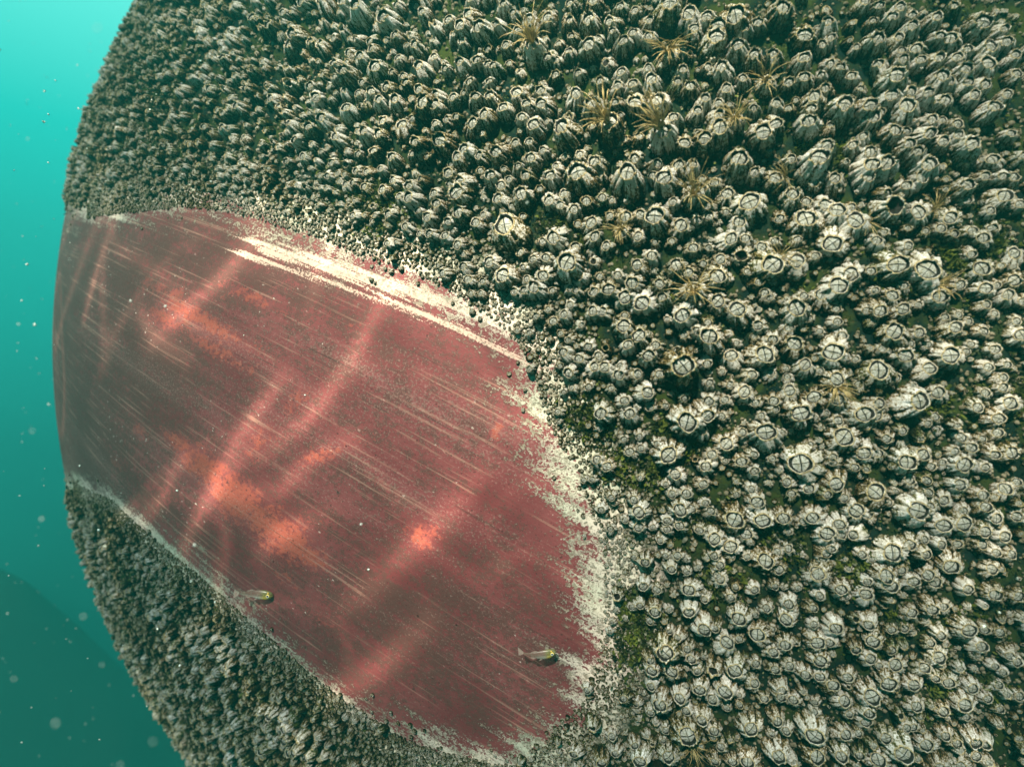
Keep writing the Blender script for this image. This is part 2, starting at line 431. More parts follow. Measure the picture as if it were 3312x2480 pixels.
def shell_template(seed, seg, rings, openmouth=False):
    """one barnacle of diameter 1 and height 1: outer wall of fused plates, jagged rim, hollow mouth; returns verts, quads, attrs"""
    r = np.random.default_rng(seed)
    th = np.arange(seg) / seg * 2 * math.pi
    if rings >= 9:
        prof = [(0, .50, 0), (.10, .515, 0), (.25, .53, 0), (.42, .525, 0), (.58, .49, 0), (.72, .44, 0), (.83, .385, 0), (.92, .33, 0), (.98, .290, 1), (1.0, .268, 1), (.975, .246, 2), (.90, .232, 2), (.80, .215, 2)]
    elif rings >= 6:
        prof = [(0, .50, 0), (.22, .53, 0), (.50, .50, 0), (.76, .42, 0), (.94, .31, 0), (1.0, .265, 1), (.95, .235, 1), (.84, .21, 2)]
    else:
        prof = [(0, .50, 0), (.30, .52, 0), (.72, .43, 0), (1.0, .28, 1), (.88, .21, 2)]
    npl = int(r.integers(5, 7)); ph = r.random() * 6.28; jamp = r.uniform(.03, .10)
    seam = np.sort((np.arange(npl) + r.normal(0, .12, npl)) / npl * 2 * math.pi + ph)
    ds = np.min(np.abs((th[:, None] - seam[None] + math.pi) % (2 * math.pi) - math.pi), 1)
    groove = np.exp(-(ds / .13) ** 2)
    kf = int(r.integers(17, 26))
    fine = 0.5 + 0.5 * np.sin(kf * th + 1.2 * np.sin(3 * th + ph)) + r.normal(0, .25, seg)
    lump = 1 + r.uniform(.03, .13) * np.sin(th * 2 + r.random() * 6) + .06 * np.sin(th * 3 + r.random() * 6)
    mouth = 1 + .10 * np.cos(2 * th + r.random() * 6) + .05 * np.cos(4 * th + ph)
    jag = r.normal(0, 1, seg); jag = np.where(jag > .3, jag * 1.5, jag * .5)
    for _ in range(1 if seg > 24 else 0): jag = (np.roll(jag, 1) + 2 * jag + np.roll(jag, -1)) / 4 * 1.5
    lean = r.normal(0, .09, 2)
    V, A = [], []
    for (z, rad, part) in prof:
        f = math.sin(min(z, 1) * math.pi) ** .5 if z < 1 else 0
        amp = (1 - groove * .17 * (0.35 + f) - (1 - fine) * .075 * (0.35 + f)) if part == 0 else np.ones(seg) - groove * .05
        rr_ = rad * amp * (lump if z < .9 else mouth)
        if part == 0 and z > .8: rr_ = rad * amp * (lump * .5 + mouth * .5)
        zz = z + (jag * jamp * max(0, (z - .7) / .3) if part < 2 else 0)
        if part == 0 and 0 < z < .95: zz = zz + r.normal(0, .012, seg); rr_ = rr_ + r.normal(0, .011, seg) * (1 if seg > 20 else .6)
        V.append(np.c_[rr_ * np.cos(th) + lean[0] * z ** 2, rr_ * np.sin(th) + lean[1] * z ** 2, np.broadcast_to(zz, seg)])
        cv = np.clip(groove * 1.2 + (1 - fine) * .6, 0, 1.6) if part == 0 else np.zeros(seg)
        A.append(np.c_[np.full(seg, part), cv, np.full(seg, z)])
    nr = len(prof)
    V = np.vstack(V); A = np.vstack(A)
    i = np.arange(seg); j = (i + 1) % seg
    F = np.vstack([np.stack([a * seg + i, a * seg + j, (a + 1) * seg + j, (a + 1) * seg + i], -1) for a in range(nr - 1)])
    # floor of the mouth
    zf = .70 if not openmouth else .35
    V = np.vstack([V, [[lean[0] * .7, lean[1] * .7, zf]]]); A = np.vstack([A, [[2, 0, .8]]])
    c = len(V) - 1; base = (nr - 1) * seg
    e = np.arange(0, seg, 2)
    F = np.vstack([F, np.stack([base + e, base + (e + 1) % seg, base + (e + 2) % seg, np.full(len(e), c)], -1)])
    return V, F, A, lean, (th, mouth)

def plates_template(seed, n=7, lean=(0, 0)):
    """four closing plates meeting along one long slit and a short cross seam"""
    r = np.random.default_rng(seed + 99)
    rot = r.random() * math.pi
    Vs, Fs, As = [], [], []; base = 0
    for q in range(4):
        a0, a1 = q * math.pi / 2, (q + 1) * math.pi / 2
        ca, cb = math.cos((a0 + a1) / 2), math.sin((a0 + a1) / 2)
        g = (0.015, 0.008)
        rows = []
        for k, t in enumerate((0.0, .35, .7, 1.0)):
            an = np.linspace(a0, a1, n)
            rad = .180 / (np.abs(np.cos(an)) ** 1.55 + np.abs(np.sin(an)) ** 1.55) ** (1 / 1.55) * t * 1.08
            x = rad * np.cos(an) * .95 + math.copysign(g[0], ca)
            y = rad * np.sin(an) * 1.10 + math.copysign(g[1], cb)
            z = .985 - .10 * t ** 1.6 + .012 * np.sin(an * 9)
            rows.append(np.c_[x, y, z])
            As.append(np.c_[np.full(n, 3.0), np.clip(.5 + .5 * np.sin(an * 18 + t * 3), 0, 1) * (t > .1) * .8, np.full(n, .9)])
        Vs += rows
        for k in range(3):
            i = np.arange(n - 1) + base + k * n
            Fs.append(np.stack([i, i + n, i + n + 1, i + 1], -1))
        base += 4 * n
    V = np.vstack(Vs); c_, s_ = math.cos(rot), math.sin(rot)
    V = np.c_[V[:, 0] * c_ - V[:, 1] * s_ + lean[0] * .9, V[:, 0] * s_ + V[:, 1] * c_ + lean[1] * .9, V[:, 2]]
    return V, np.vstack(Fs), np.vstack(As)

# ------------------------------------------------------------------ barnacles traced from the photo: opening x, opening y, shell width in a 4x enlarged tile; letters: o open/empty, b brown, g green, y yellowish, c feeding legs out
TILES = {
(1656, 0): "510,50,110 700,40,150b 940,60,110g 1060,90,110 1345,80,200 1155,190,110y 1510,160,170y 1680,150,150 1950,110,220 2130,190,130 300,170,130 150,205,150 20,135,90 485,205,120 660,170,180 865,165,130 865,290,100 530,320,95 665,370,170 745,340,100 950,360,140 405,375,80 1195,320,120 1350,455,180c 1590,260,150 1790,245,170 1710,345,210 1960,410,150 2000,270,130 2090,500,150 1810,490,80 180,390,200c 305,490,120g 825,550,110o 1175,605,110 1290,570,110 580,630,100b 770,700,110g 935,640,120 1450,640,120 1675,580,100 1815,605,170 1595,610,60 1410,740,110g 1545,755,150b 910,740,120 1030,740,130 1215,720,140 1070,850,180 1260,870,160 910,890,110 260,775,130 150,895,130 285,890,140 370,640,110b 60,820,140b 520,845,150 700,905,170 1640,885,120 1850,785,130 2000,690,110 1780,890,110 1885,910,80 1575,990,120 1745,1005,130 1395,1040,130 920,1010,80b 80,1015,120 200,1080,150 295,1050,80 480,1030,120o 460,1130,200 830,1080,220cb 1290,1130,210c 690,1090,90b 1780,1140,200 1920,1040,140c 2150,1115,190 1500,1205,160 1650,1215,180 1080,1190,100b 1610,1130,80g 160,1240,110b 265,1300,100 20,1250,110 166,1370,140 590,1350,110 740,1405,140 1060,1360,130 1235,1415,120 1415,1440,140 1555,1460,120 1965,1380,200 2105,1495,140 590,1505,220 985,1530,240 1340,1550,190 45,1435,100 135,1515,130b 325,1520,150 770,1525,110b 400,1430,90 1760,1580,120 1640,1545,100b 1880,1535,100 1240,1530,110 2195,720,140c",
(1656, 620): "75,30,180 320,60,140 450,30,120 770,50,110g 865,85,80 430,115,110 520,150,130 655,90,130b 1085,195,130 1265,220,210 1385,100,110 1570,30,190c 1700,120,120 1850,25,140 2060,110,230 1705,205,120 1590,240,110 1960,270,150 1465,305,160 1845,400,170 2005,405,120 670,265,150y 840,205,110 945,225,150 940,330,140c 575,285,100b 250,425,100 370,385,190 680,385,140 530,485,120 1090,375,130 1370,420,100 810,480,120 75,505,110b 15,120,100 30,350,150y 190,575,110 305,575,120 465,610,240 255,710,150 565,735,150 685,525,80 715,600,100o 1195,555,130 1550,490,130 1705,475,90 1090,660,150 1410,640,160 1215,680,80g 1985,535,150o 1800,595,140 1655,610,100 2180,480,130 2200,610,240 2030,680,110b 1530,710,150 1740,730,190 1570,860,200c 1035,780,160 920,725,110 750,730,100b 1275,790,140 715,845,130 830,830,160 140,770,100 205,845,150 105,885,110 35,860,100 480,835,90 335,865,90 560,865,100 965,920,180 1125,955,210 500,970,100 1780,955,190 1500,1045,200 1975,1040,210 2105,760,120b 1865,740,90 2190,900,110 450,1070,110 215,1060,100 310,1010,90 690,1045,130 800,1040,120 345,1125,120 430,1215,90b 580,1150,80g 965,1065,100 955,1170,170 1085,1240,170 1350,1100,80 1585,1195,110 1490,1240,110b 1745,1265,230 2140,1150,130 990,1330,130 1250,1325,120 2100,1270,90b 2150,1390,220 1945,1305,80 1410,1390,120 1465,1490,270y 1170,1420,150 1910,1455,150 1665,1460,110 470,1400,120 590,1440,120 745,1435,120 680,1525,120 800,1525,150 490,1550,130 920,1590,140 1055,1590,120 1265,1580,120 2050,1580,120 400,1490,80 660,1320,110 500,1270,90 140,1225,80 40,1195,70 155,1520,80 955,1500,80 1810,1550,80b",
(2484, 620): "200,30,170 340,90,120 490,110,150 590,180,180 340,235,220 105,215,120 755,280,210 590,410,230 700,140,110 1055,135,220o 1345,155,190 1600,200,180 1480,310,120 1250,255,90 1340,360,90g 235,425,100 395,560,110b 235,610,190 945,425,130 910,680,120b 710,685,200 580,785,240 460,920,180 1090,610,240 1385,650,270 1190,470,120 1855,690,180 1510,700,70 1470,910,180 1640,800,140 1890,400,160 1960,310,130 2000,40,180 1720,60,110 2160,110,120 1750,340,120 1730,520,110 2140,560,140 2130,640,100 2130,760,150 1870,820,170 1960,800,100 2080,920,140 1180,820,110 1080,885,150 970,995,160 915,860,90 830,1005,100 1145,1045,150 1300,970,90 300,915,110 15,900,110 230,1030,210 590,995,110 360,1090,90 585,1120,110 40,1050,80 170,1190,120 35,1260,130 225,1335,200 625,1240,120 590,1365,240 300,1510,160 175,1620,90 590,1590,180 145,1530,80 945,1575,230 1100,1235,200 1290,1230,130 1005,1350,120 1210,1330,90 1190,1435,180 1350,1530,150 1090,1615,110 1590,1200,170 1580,1400,220 1690,1380,90 1530,1110,100 1835,1200,110 1720,1130,90 1860,1000,110 1640,1055,90 1960,1060,90 2140,1110,100 2180,1240,160 1970,1370,130 1890,1510,120 2060,1480,100 1770,1320,90 1380,1330,90 430,1540,100g 20,1580,110 2000,1620,110 740,1450,90 450,1210,90b 830,265,60c 85,575,70c 1440,810,70c 1425,175,70c",
(2484, 0): "110,80,200 325,265,200 430,260,80 530,225,130 465,380,110 550,345,110 800,50,120 960,45,120 1130,85,130 1050,150,130 1255,125,110 900,205,100 1430,175,140 930,330,180 1090,350,120 755,425,90 1240,240,140 1850,190,190 1600,330,160y 1480,290,120 280,525,150 60,500,130 525,545,110 640,590,120 725,660,120 460,640,100 810,780,90 985,570,130 1090,660,190 1165,540,120 1300,410,140 1300,530,120 1150,460,100 1430,510,130 1640,490,130 1710,420,120 1920,430,160 1930,550,170 2000,250,110 2070,350,140 1700,620,140 1490,680,160 1570,710,120 1860,720,140 2130,640,120 2110,510,120 1710,750,130 1780,840,130 1370,820,140 1205,790,130 1060,820,150 1215,915,190 335,680,150 190,720,130 495,760,120 235,880,80 85,900,130 465,890,90 380,860,150b 50,1040,140 640,920,200b 840,930,170 720,860,90 950,970,110 880,1030,150 340,1060,170 350,940,130 1240,1040,100 1400,1020,130 1500,1050,90 1510,860,150 1620,1070,120 1920,930,160 2060,830,120 1080,1130,150 1200,1250,140 1160,1150,110 1350,1140,150 1510,1220,150 1640,1180,120 1750,1240,180 2100,1160,110 830,1190,110 740,1270,120 870,1320,150 1290,1320,140 505,1265,150 400,1390,210 180,1390,120 680,1400,80 50,1560,150 320,1505,110 405,1570,130 515,1500,110 590,1570,150 850,1430,170 1020,1420,200 850,1540,140 1390,1430,200 1335,1530,140 1200,1600,130 1970,1370,140 1720,1600,160 1820,1400,90 1700,1400,90 1850,1530,120 2010,1500,120 2120,1540,130 2180,1350,120 150,1560,60c",
(1656, 1240): "1135,65,150 520,40,90 650,20,100 850,50,90g 440,80,70 960,150,120 790,245,170 1015,290,140 1200,200,100 1085,200,60 1700,10,100 1870,15,100 1990,90,150 1710,135,130 1830,145,110 2110,160,110 1500,320,240 1655,235,160 1820,285,100 2160,295,100 1645,425,120 1845,505,160 1965,440,110 2200,480,240 2010,490,60 1715,620,130 1840,645,90 2070,605,100 1975,675,150 405,240,90 410,320,60 1095,440,90 955,490,90 1260,495,90 1330,600,200 1030,590,120 1115,565,100 740,380,80 1470,515,90 1680,730,140 1425,800,150 1640,875,120 735,675,120 830,705,130 770,765,80 610,825,80 690,830,80 1380,940,110 1495,940,120 1330,860,80 2065,900,100 1660,1030,90 1455,1080,160 1710,1125,110 1045,990,120 1100,1100,160 860,970,90 870,1030,70 765,1075,90 1910,1170,230 2090,1015,150 2145,1125,180 2030,1315,150 1745,1315,150 1880,1390,160 1630,1265,110 1460,1230,120 1345,1175,100 1350,1260,100 1080,1235,130 970,1170,80 865,1270,90 1220,1230,80 1290,1330,90 1145,1520,120 1750,1470,110 1780,1555,110 2035,1485,90 2180,1520,210 1425,1490,110 1360,1570,110 1500,1515,70 1330,1470,80 1605,1575,80 1510,1630,90 1925,945,90b 1060,1500,80 1780,1640,110",
(2484, 1240): "190,90,160 50,130,130 270,245,220 415,125,170 605,130,150 805,25,110 775,275,200 920,195,140 975,285,150 1230,160,210 1480,110,160 1250,20,70 1330,190,80 585,325,120 495,260,70 415,300,70 660,475,240 840,580,170 1030,460,120 125,430,80 370,530,100 45,655,100 165,635,80 345,690,260 540,630,110 210,715,90 195,840,120 360,900,130 575,825,190 1200,665,220 1330,600,150 1455,300,110 1365,350,90 1475,410,80 1520,700,90 1410,700,110 1800,195,130 1885,85,110 2095,180,180 2040,30,120 1960,290,160 1980,440,130 1830,470,90 1690,475,130 1760,565,140 1605,595,110 1940,600,130 2090,600,150 1700,700,180 1870,730,110 1660,870,150 910,970,230 655,975,110 1015,1020,100 810,790,80 1230,840,120 1085,930,70 1290,930,100 1290,1105,240 770,1100,180 895,1150,120 620,1200,150 415,1140,150 500,1300,170 300,1200,110 135,1155,160 180,1280,90 620,1330,110 1250,1370,150 1335,1330,100 1430,1050,120 1555,1005,130 1510,1240,180 1680,1220,210 1690,1090,110 1840,960,130 2060,930,150 2160,880,110 1870,1080,140 1960,1140,130 1870,1270,150 1830,1390,120 2170,1150,130 2020,1320,140 1960,1450,110 1060,1460,210 1650,1370,110 1600,1540,200 80,1465,110 180,1440,110 100,1590,130 465,1450,120 480,1520,110 890,1520,80 1150,1590,110 470,1640,190 1020,1630,190 1400,1630,150 2100,1480,120 1940,1620,150 820,1460,110 570,15,80c",
(1656, 1860): "1145,70,120 1255,130,110 910,175,110o 1555,125,160 1800,40,130 1670,180,90 1880,180,110 2080,110,110 1965,370,190 1210,275,140 1350,290,80 1040,280,90 1095,230,90 1540,290,140 1640,440,160 1205,400,100 2160,520,180 2090,335,80 2190,290,110 1955,550,100 1330,665,210 1825,610,170 1520,620,110 1215,600,90 1165,720,110 1540,730,120 1750,810,140o 1935,815,170 1665,700,70 2100,775,110 1215,830,140 1375,840,160 1640,975,160 1840,990,170 1455,1040,150 1280,1120,170 1205,940,110 990,1075,110 1090,1095,80 640,985,90 1735,1080,130 1510,1170,110 1645,1205,140 1965,1030,80 1505,1380,240 2045,1310,170 1735,1340,130 1330,1340,100 690,1310,120o 1190,1170,90 1050,1450,100 1110,1590,160 760,1600,130 1355,1580,150 1820,1480,110 1730,1590,110 1890,1600,120 2070,1620,170 900,1540,100 550,1560,110 870,400,60 900,300,60 975,370,60 835,480,60 1300,1430,80 850,1390,100 1450,520,100 1370,470,80 2060,930,120 1850,1130,90 1550,1440,60c",
(2484, 1860): "440,30,180 635,115,150 430,160,110 865,50,100 670,190,80 840,200,160 1020,60,190 1230,60,140 140,105,60 250,110,80 180,230,130 190,350,150 365,280,110 570,450,160 390,430,100 10,290,90 20,480,100 420,570,160 540,580,120 155,600,150 30,670,130 440,730,160 190,790,120 50,820,120 310,850,130 870,390,130 940,550,170 1080,470,110 1190,450,110 1230,340,130 1410,280,150 1540,290,120 1700,110,130 1960,170,150 2150,200,140 1450,40,150 1500,500,120 1700,470,170 1470,700,170 1400,590,110 1810,610,150 1880,470,120 2010,500,120 2080,660,110 860,710,140 980,760,100 1120,780,160 1070,930,200 710,870,130 540,970,150 460,880,130 100,960,120 100,1040,120 230,1080,120 650,1100,150 890,1040,200 420,1090,80 410,1190,100 840,1160,130 1260,950,150 1340,830,140 1440,870,110 1590,920,150 1760,950,130 1710,1080,160 1530,1180,140 1270,1140,140 1250,1290,110 1180,1310,110 70,1230,130 160,1330,110 410,1360,220 700,1200,100 830,1280,130 660,1390,150 780,1370,100 90,1530,190 400,1560,210 640,1540,150 1020,1390,140 1130,1500,220 960,1620,180 1390,1490,160 1540,1370,120 1620,1430,120 1790,1420,150 1780,1560,130 1980,970,110 1990,1160,100 1880,1060,110 2160,760,120 2180,1060,120 2040,840,90 1950,780,90 1720,1220,110 30,1370,80 1700,1630,130 1500,1620,130",
(828, 0): "1440,120,110 1200,320,110 1390,410,120 1430,600,130 1010,580,170g 1170,640,90 1260,660,90 1640,590,90 1770,370,110 1905,500,130 1780,570,120 2000,560,110 1830,700,110 2010,690,100 2160,390,110 2130,60,110 2090,210,110 1940,220,170 770,620,150 690,540,110 980,800,120 1060,880,120 1190,900,130 1420,790,130b 1570,820,120 1540,920,140 1430,900,170b 1700,860,110 1780,810,80 1880,860,120 2035,840,130 2150,930,130 1840,1080,150 1970,1010,140 1660,1040,90 600,1040,130 440,1110,130 930,1160,130 1060,1180,130y 1600,1240,190b 1430,1300,100 1345,1340,90 1400,1200,140b 1180,1380,130 1075,1460,90",
(1028, 420): "1280,170,140 1210,250,130 1410,230,110 1565,190,170 1125,370,140 1255,420,140 1135,470,110 1205,520,190 1400,360,100b 1480,400,140 785,480,130 790,580,150 1005,545,110 1040,670,120 1595,490,130 1570,590,140 1650,430,100 860,700,90 945,750,130 1210,720,150 1110,800,110 1430,745,90 1375,800,130 1160,870,80 980,900,110 1095,920,110 770,850,100 1210,985,120 1265,1075,90 1640,880,260y 620,970,90 690,970,70 1490,1140,150 1600,1250,180 1280,1200,110 1090,1230,110 1305,1290,120 1420,1335,90 1410,1420,80 1330,1420,80 405,940,60 470,800,70 310,740,100 620,720,110b 560,530,120b 430,500,100b 1040,1160,70 880,890,80",
}
class B: pass
traced = []
for (tx, ty), txt in TILES.items():
    for tok in txt.split():
        a, b, c = tok.split(',')
        fl = c.lstrip('0123456789'); w = int(c[:len(c) - len(fl)])
        o = B(); o.X = (tx + int(a) * 828 / 2212) * 2212 / 3312; o.Y = (ty + int(b) * 828 / 2212) * 2212 / 3312
        o.wp = w * 0.25; o.fl = fl
        o.hr = random.uniform(.74, 1.02) * (1.12 if o.Y < 420 else .74 if o.X > 1550 else .96)
        d = px_to_pt(o.X, o.Y)[1] - 0.01
        w3 = o.wp * d / FP
        h3 = o.hr * w3
        p = px_to_pt(o.X, o.Y, h3 * .95, False)
        if p is None: continue
        w3 = o.wp * p[1] / FP * 1.20; o.w = w3; o.h = o.hr * w3
        q = (p - CEN) / np.linalg.norm(p - CEN)
        o.base = CEN + q * RAD; o.nrm = q; o.u, o.v = pt_to_uv(o.base)
        traced.append(o)
_p = px_to_pt(1470, 900); _n = (_p - CEN) / np.linalg.norm(_p - CEN); BIAS = -_p / np.linalg.norm(_p) - _n   # they all lean a little with the current
def lean_axis(q, amt):
    _c = CEN + q; t = rng.normal(0, amt, 3) + BIAS * .85 - .22 * _c / np.linalg.norm(_c); a = q + t; return a / np.linalg.norm(a)
for o in traced:
    o.axis = lean_axis(o.nrm, .07)
    o.base = o.base + (o.nrm - o.axis) * 0 - (o.axis - o.nrm * (o.axis @ o.nrm)) * o.h * .95   # keep the mouth where it is
    o.rnd = random.random()
    o.tone = random.gauss(0.0, .17) + (.32 if 'b' in o.fl else .15 if 'y' in o.fl else .10 if 'g' in o.fl else 0)
    if o.Y < 640 and o.X < 1750: o.tone += random.uniform(0, .22)
    o.green = 1.0 if 'g' in o.fl else random.choice((0, 0, .2, .5))
    o.spin = random.random() * 6.28
# ------------------------------------------------------------------ fill: every other barnacle, thrown at random without overlap
cell = 0.010
gridh = {}
def put(u, v, r):
    gridh.setdefault((int(u // cell), int(v // cell)), []).append((u, v, r))
def clash(u, v, r, k):
    ci, cj = int(u // cell), int(v // cell)
    for i in range(ci - 2, ci + 3):
        for j in range(cj - 2, cj + 3):
            for (a, b, c) in gridh.get((i, j), ()):
                if (a - u) ** 2 + (b - v) ** 2 < (k * (r + c)) ** 2: return True
    return False
for o in traced: put(o.u, o.v, o.w / 2)
fills = []
def throw(n, rmin, rmax, k, mind, grow, seed, bmax=.92, dens=None):
    """n tries; radius limited by the distance from the bare patch: grow metres of radius per metre"""
    g = np.random.default_rng(seed)
    ang = g.random(n) * 2 * math.pi; b = np.sqrt(g.random(n)) * bmax
    U, Vv = b * np.cos(ang), b * np.sin(ang)
    D = sdf(PO, U, Vv); jit = g.normal(0, .006, n) + (vnoise(U * 40, Vv * 40, seed) - .5) * .03
    rad = g.random(n) ** 1.6 * (rmax - rmin) + rmin
    den = vnoise(U * 14, Vv * 14, seed + 1)
    PP = hull_pt(U, Vv); px_, py_ = project(PP)
    lim = np.interp(px_, [250, 500, 800, 1000], [.5, .72, 1.0, 1.0]) * np.where(PP[:, 1] > 0, 1, 1)
    rad = np.maximum(rad * lim, rmin)
    for i in range(n):
        d = D[i] + jit[i]
        if d < mind: continue
        r = min(rad[i], 0.0010 + d * grow)
        if r < rmin * .6: continue
        if dens and den[i] < dens and g.random() < .7: continue
        if clash(U[i], Vv[i], r, k): continue
        put(U[i], Vv[i], r)
        fills.append((U[i], Vv[i], r))
# where the photo's large barnacles were traced only small ones are added
def in_traced(U, Vv):
    P = hull_pt(U, Vv); x, y = project(P)
    return x, y
def region_throw(n, rmin, rmax, k, seed):
    g = np.random.default_rng(seed)
    ang = g.random(n) * 2 * math.pi; b = np.sqrt(g.random(n)) * .92
    U, Vv = b * np.cos(ang), b * np.sin(ang)
    D = sdf(PO, U, Vv); P = hull_pt(U, Vv); x, y = project(P)
    xlim = np.interp(y, [-50, 0, 230, 430, 600, 700], [1150, 1120, 900, 900, 900, 700])
    seen = (x > xlim) & (x < 2230) & (y > -20) & (y < 1680) & (b < .62)
    vis = seen & (P[:, 1] > 0)
    rad = g.random(n) ** 1.3 * (rmax - rmin) + rmin
    rad = rad * np.interp(x, [150, 350, 600, 900], [.5, .55, .8, 1.0])
    for i in range(n):
        if vis[i] or D[i] < 0.004: continue
        r = min(rad[i], .0018 + D[i] * .055)
        if r < rmin * .5 or clash(U[i], Vv[i], r, k): continue
        put(U[i], Vv[i], r); fills.append((U[i], Vv[i], r))
region_throw(40000, .0036, .0072, .82, 11)
region_throw(40000, .0024, .0042, .80, 12)
throw(70000, .0018, .0040, .78, 0.0, .07, 13, dens=.5)
throw(60000, .0008, .0020, .74, 0.0, .08, 14)
g_ = np.random.default_rng(91)
PE = np.vstack([PO[:len(OUTER)]]); seg_ = np.hypot(*np.diff(PE, axis=0).T); cum = np.r_[0, np.cumsum(seg_)]
for i in range(26000):
    t = g_.random() * cum[-1]; k = int(np.searchsorted(cum, t)) - 1; k = max(0, min(k, len(seg_) - 1)); f = (t - cum[k]) / seg_[k]
    p = PE[k] * (1 - f) + PE[k + 1] * f
    off = abs(g_.normal(0, .020)) - .004
    e = PE[k + 1] - PE[k]; nrm = np.array([e[1], -e[0]]) / seg_[k]
    if sdf(PO, np.array([p[0] + nrm[0] * .002]), np.array([p[1] + nrm[1] * .002]))[0] < 0: nrm = -nrm
    u, v = p + nrm * off
    r = g_.uniform(.0007, .0013) + max(0, off) * .035 * g_.random()
    if clash(u, v, r, .78): continue
    put(u, v, r); fills.append((u, v, r))
print('traced', len(traced), 'fill', len(fills))

# ------------------------------------------------------------------ the 300 that show largest: individuals
for o in traced:
    o.vis = 0 <= o.X <= 2212 and 0 <= o.Y <= 1656
    o.key = (1e6 if 'c' in o.fl else 0) + o.wp * (1 if o.vis else 0)
traced.sort(key=lambda o: -o.key)
solo, rest = traced[:300], traced[300:]

NV = 14
hi = []
for s in range(NV):
    V, F, A, lean, _ = shell_template(100 + s, 60, 12)
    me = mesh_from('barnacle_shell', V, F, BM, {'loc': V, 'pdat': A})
    Vp, Fp, Ap = plates_template(100 + s, 9, lean)
    mp = mesh_from('barnacle_plates', Vp, Fp, BM, {'loc': Vp, 'pdat': Ap})
    hi.append((me, mp))
hi_open = []
for s in range(2):
    V, F, A, lean, _ = shell_template(150 + s, 60, 12, True)
    V = V.copy(); z = V[:, 2] > .9
    hi_open.append(mesh_from('barnacle_shell', V, F, BM, {'loc': V, 'pdat': A}))

def cirri_material():
    N = NT('feeding_legs')
    g = N.n('ShaderNodeNewGeometry')
    c = N.mix(N.step(N.noise(g.outputs['Position'], 300, 3), .4, .65), (0.20, 0.145, 0.05), (0.46, 0.37, 0.17))
    N.bsdf(Base_Color=c, Roughness=0.5)
    return N.m
CM = cirri_material()
def cirri_mesh(seed, wrel):
    """a fan of thin curled feathery legs rising from the mouth; wrel = leg length in shell diameters"""
    r = np.random.default_rng(seed)
    Vs, Fs, base = [], [], 0
    az0 = r.random() * 6.28; full = r.random() < .5
    for k in range(int(r.integers(26, 36))):
        az = az0 + (r.random() - .5) * (6.2 if full else 3.6)
        L = wrel * r.uniform(.7, 1.15); open_ = r.uniform(.25, 1.15); curl = r.uniform(.6, 2.6) * (1 if r.random() < .85 else -1)
        m = 9; p = np.array([.04 * math.cos(az), .04 * math.sin(az), .93]); pts = [p]; el = math.pi / 2 - open_ * .5; azz = az
        for j in range(m - 1):
            el -= curl * 2.0 / m * (j / m); azz += r.normal(0, .10)
            d = np.array([math.cos(el) * math.cos(azz), math.cos(el) * math.sin(azz), math.sin(el)])
            p = p + d * L / (m - 1); pts.append(p)
        pts = np.array(pts)
        for j, p in enumerate(pts):
            t = pts[min(j + 1, m - 1)] - pts[max(j - 1, 0)]; t /= np.linalg.norm(t)
            a = np.cross(t, [0.3, 0.2, 1.0]); a /= np.linalg.norm(a); b = np.cross(t, a)
            rad = .024 * (1 if wrel < 2 else 1.8) * (1 - .72 * j / (m - 1)) * (1 + .3 * math.sin(j * 5.1 + k))
            for q in range(4):
                an = q * math.pi / 2
                Vs.append(p + (a * math.cos(an) + b * math.sin(an)) * rad)
        for j in range(m - 1):
            for q in range(4):
                Fs.append([base + j * 4 + q, base + j * 4 + (q + 1) % 4, base + (j + 1) * 4 + (q + 1) % 4, base + (j + 1) * 4 + q])
        base += m * 4
    return mesh_from('feeding_legs', np.array(Vs), np.array(Fs), CM)

def frame_matrix(base, axis, spin, w, h):
    z = Vector(axis); x = Vector((1, 0.13, 0)).cross(z).normalized(); y = z.cross(x)
    Rm = Matrix((x, y, z)).transposed() @ Matrix.Rotation(spin, 3, 'Z')
    M = Rm.to_4x4(); M.translation = Vector(base)
    return M @ Matrix.Diagonal((w, w, h, 1))

# ---- labels: what sets each barnacle apart, then its place among its likes
def words(o):
    s = 'large' if o.wp >= 50 else 'big' if o.wp >= 42 else 'medium sized' if o.wp >= 34 else 'smaller'
    t = 'chalky white' if o.tone < -.06 else 'greyish white' if o.tone < .06 else 'pale tan stained' if o.tone < .2 else 'brown stained'
    if 'g' in o.fl: t = 'green tinged'
    e = ''
    if 'c' in o.fl: e = ' with golden feeding legs out'
    elif 'o' in o.fl: e = ' with an empty dark mouth'
    return s, t, e
ZX = [(0, 830, 'left of centre'), (830, 1130, 'mid-left'), (1130, 1330, 'central'), (1330, 1540, 'mid-right'), (1540, 1750, 'right'), (1750, 1960, 'far right'), (1960, 2300, 'at right edge')]
ZY = [(-99, 230, 'top'), (230, 470, 'upper part'), (470, 700, 'upper middle'), (700, 960, 'middle height'), (960, 1200, 'lower middle'), (1200, 1430, 'lower part'), (1430, 1800, 'bottom')]
ORD = ['', 'second ', 'third ', 'fourth ', 'fifth ', 'sixth ', 'seventh ', 'eighth ', 'ninth ', 'tenth ']
groups = {}
for o in solo:
    zx = next(n for a, b, n in ZX if a <= o.X < b); zy = next(n for a, b, n in ZY if a <= o.Y < b)
    groups.setdefault((words(o), zy, zx), []).append(o)
for (wd, zy, zx), L in groups.items():
    s, t, e = wd
    core = f'{s} {t} barnacle{e}'
    if len(L) == 1: L[0].label = f'{core}, {zy}, {zx}'
    else:
        L.sort(key=lambda o: o.X)
        for i, o in enumerate(L):
            j = len(L) - 1 - i
            pos = f'{ORD[i]}from the left' if 0 < i <= j else f'{ORD[j]}from the right' if 0 < j < i else 'leftmost' if i == 0 else 'rightmost'
            o.label = f'{core}, {zy}, {zx}, {pos}'
sh_n, pl_n = 'shell', 'closing_plates'
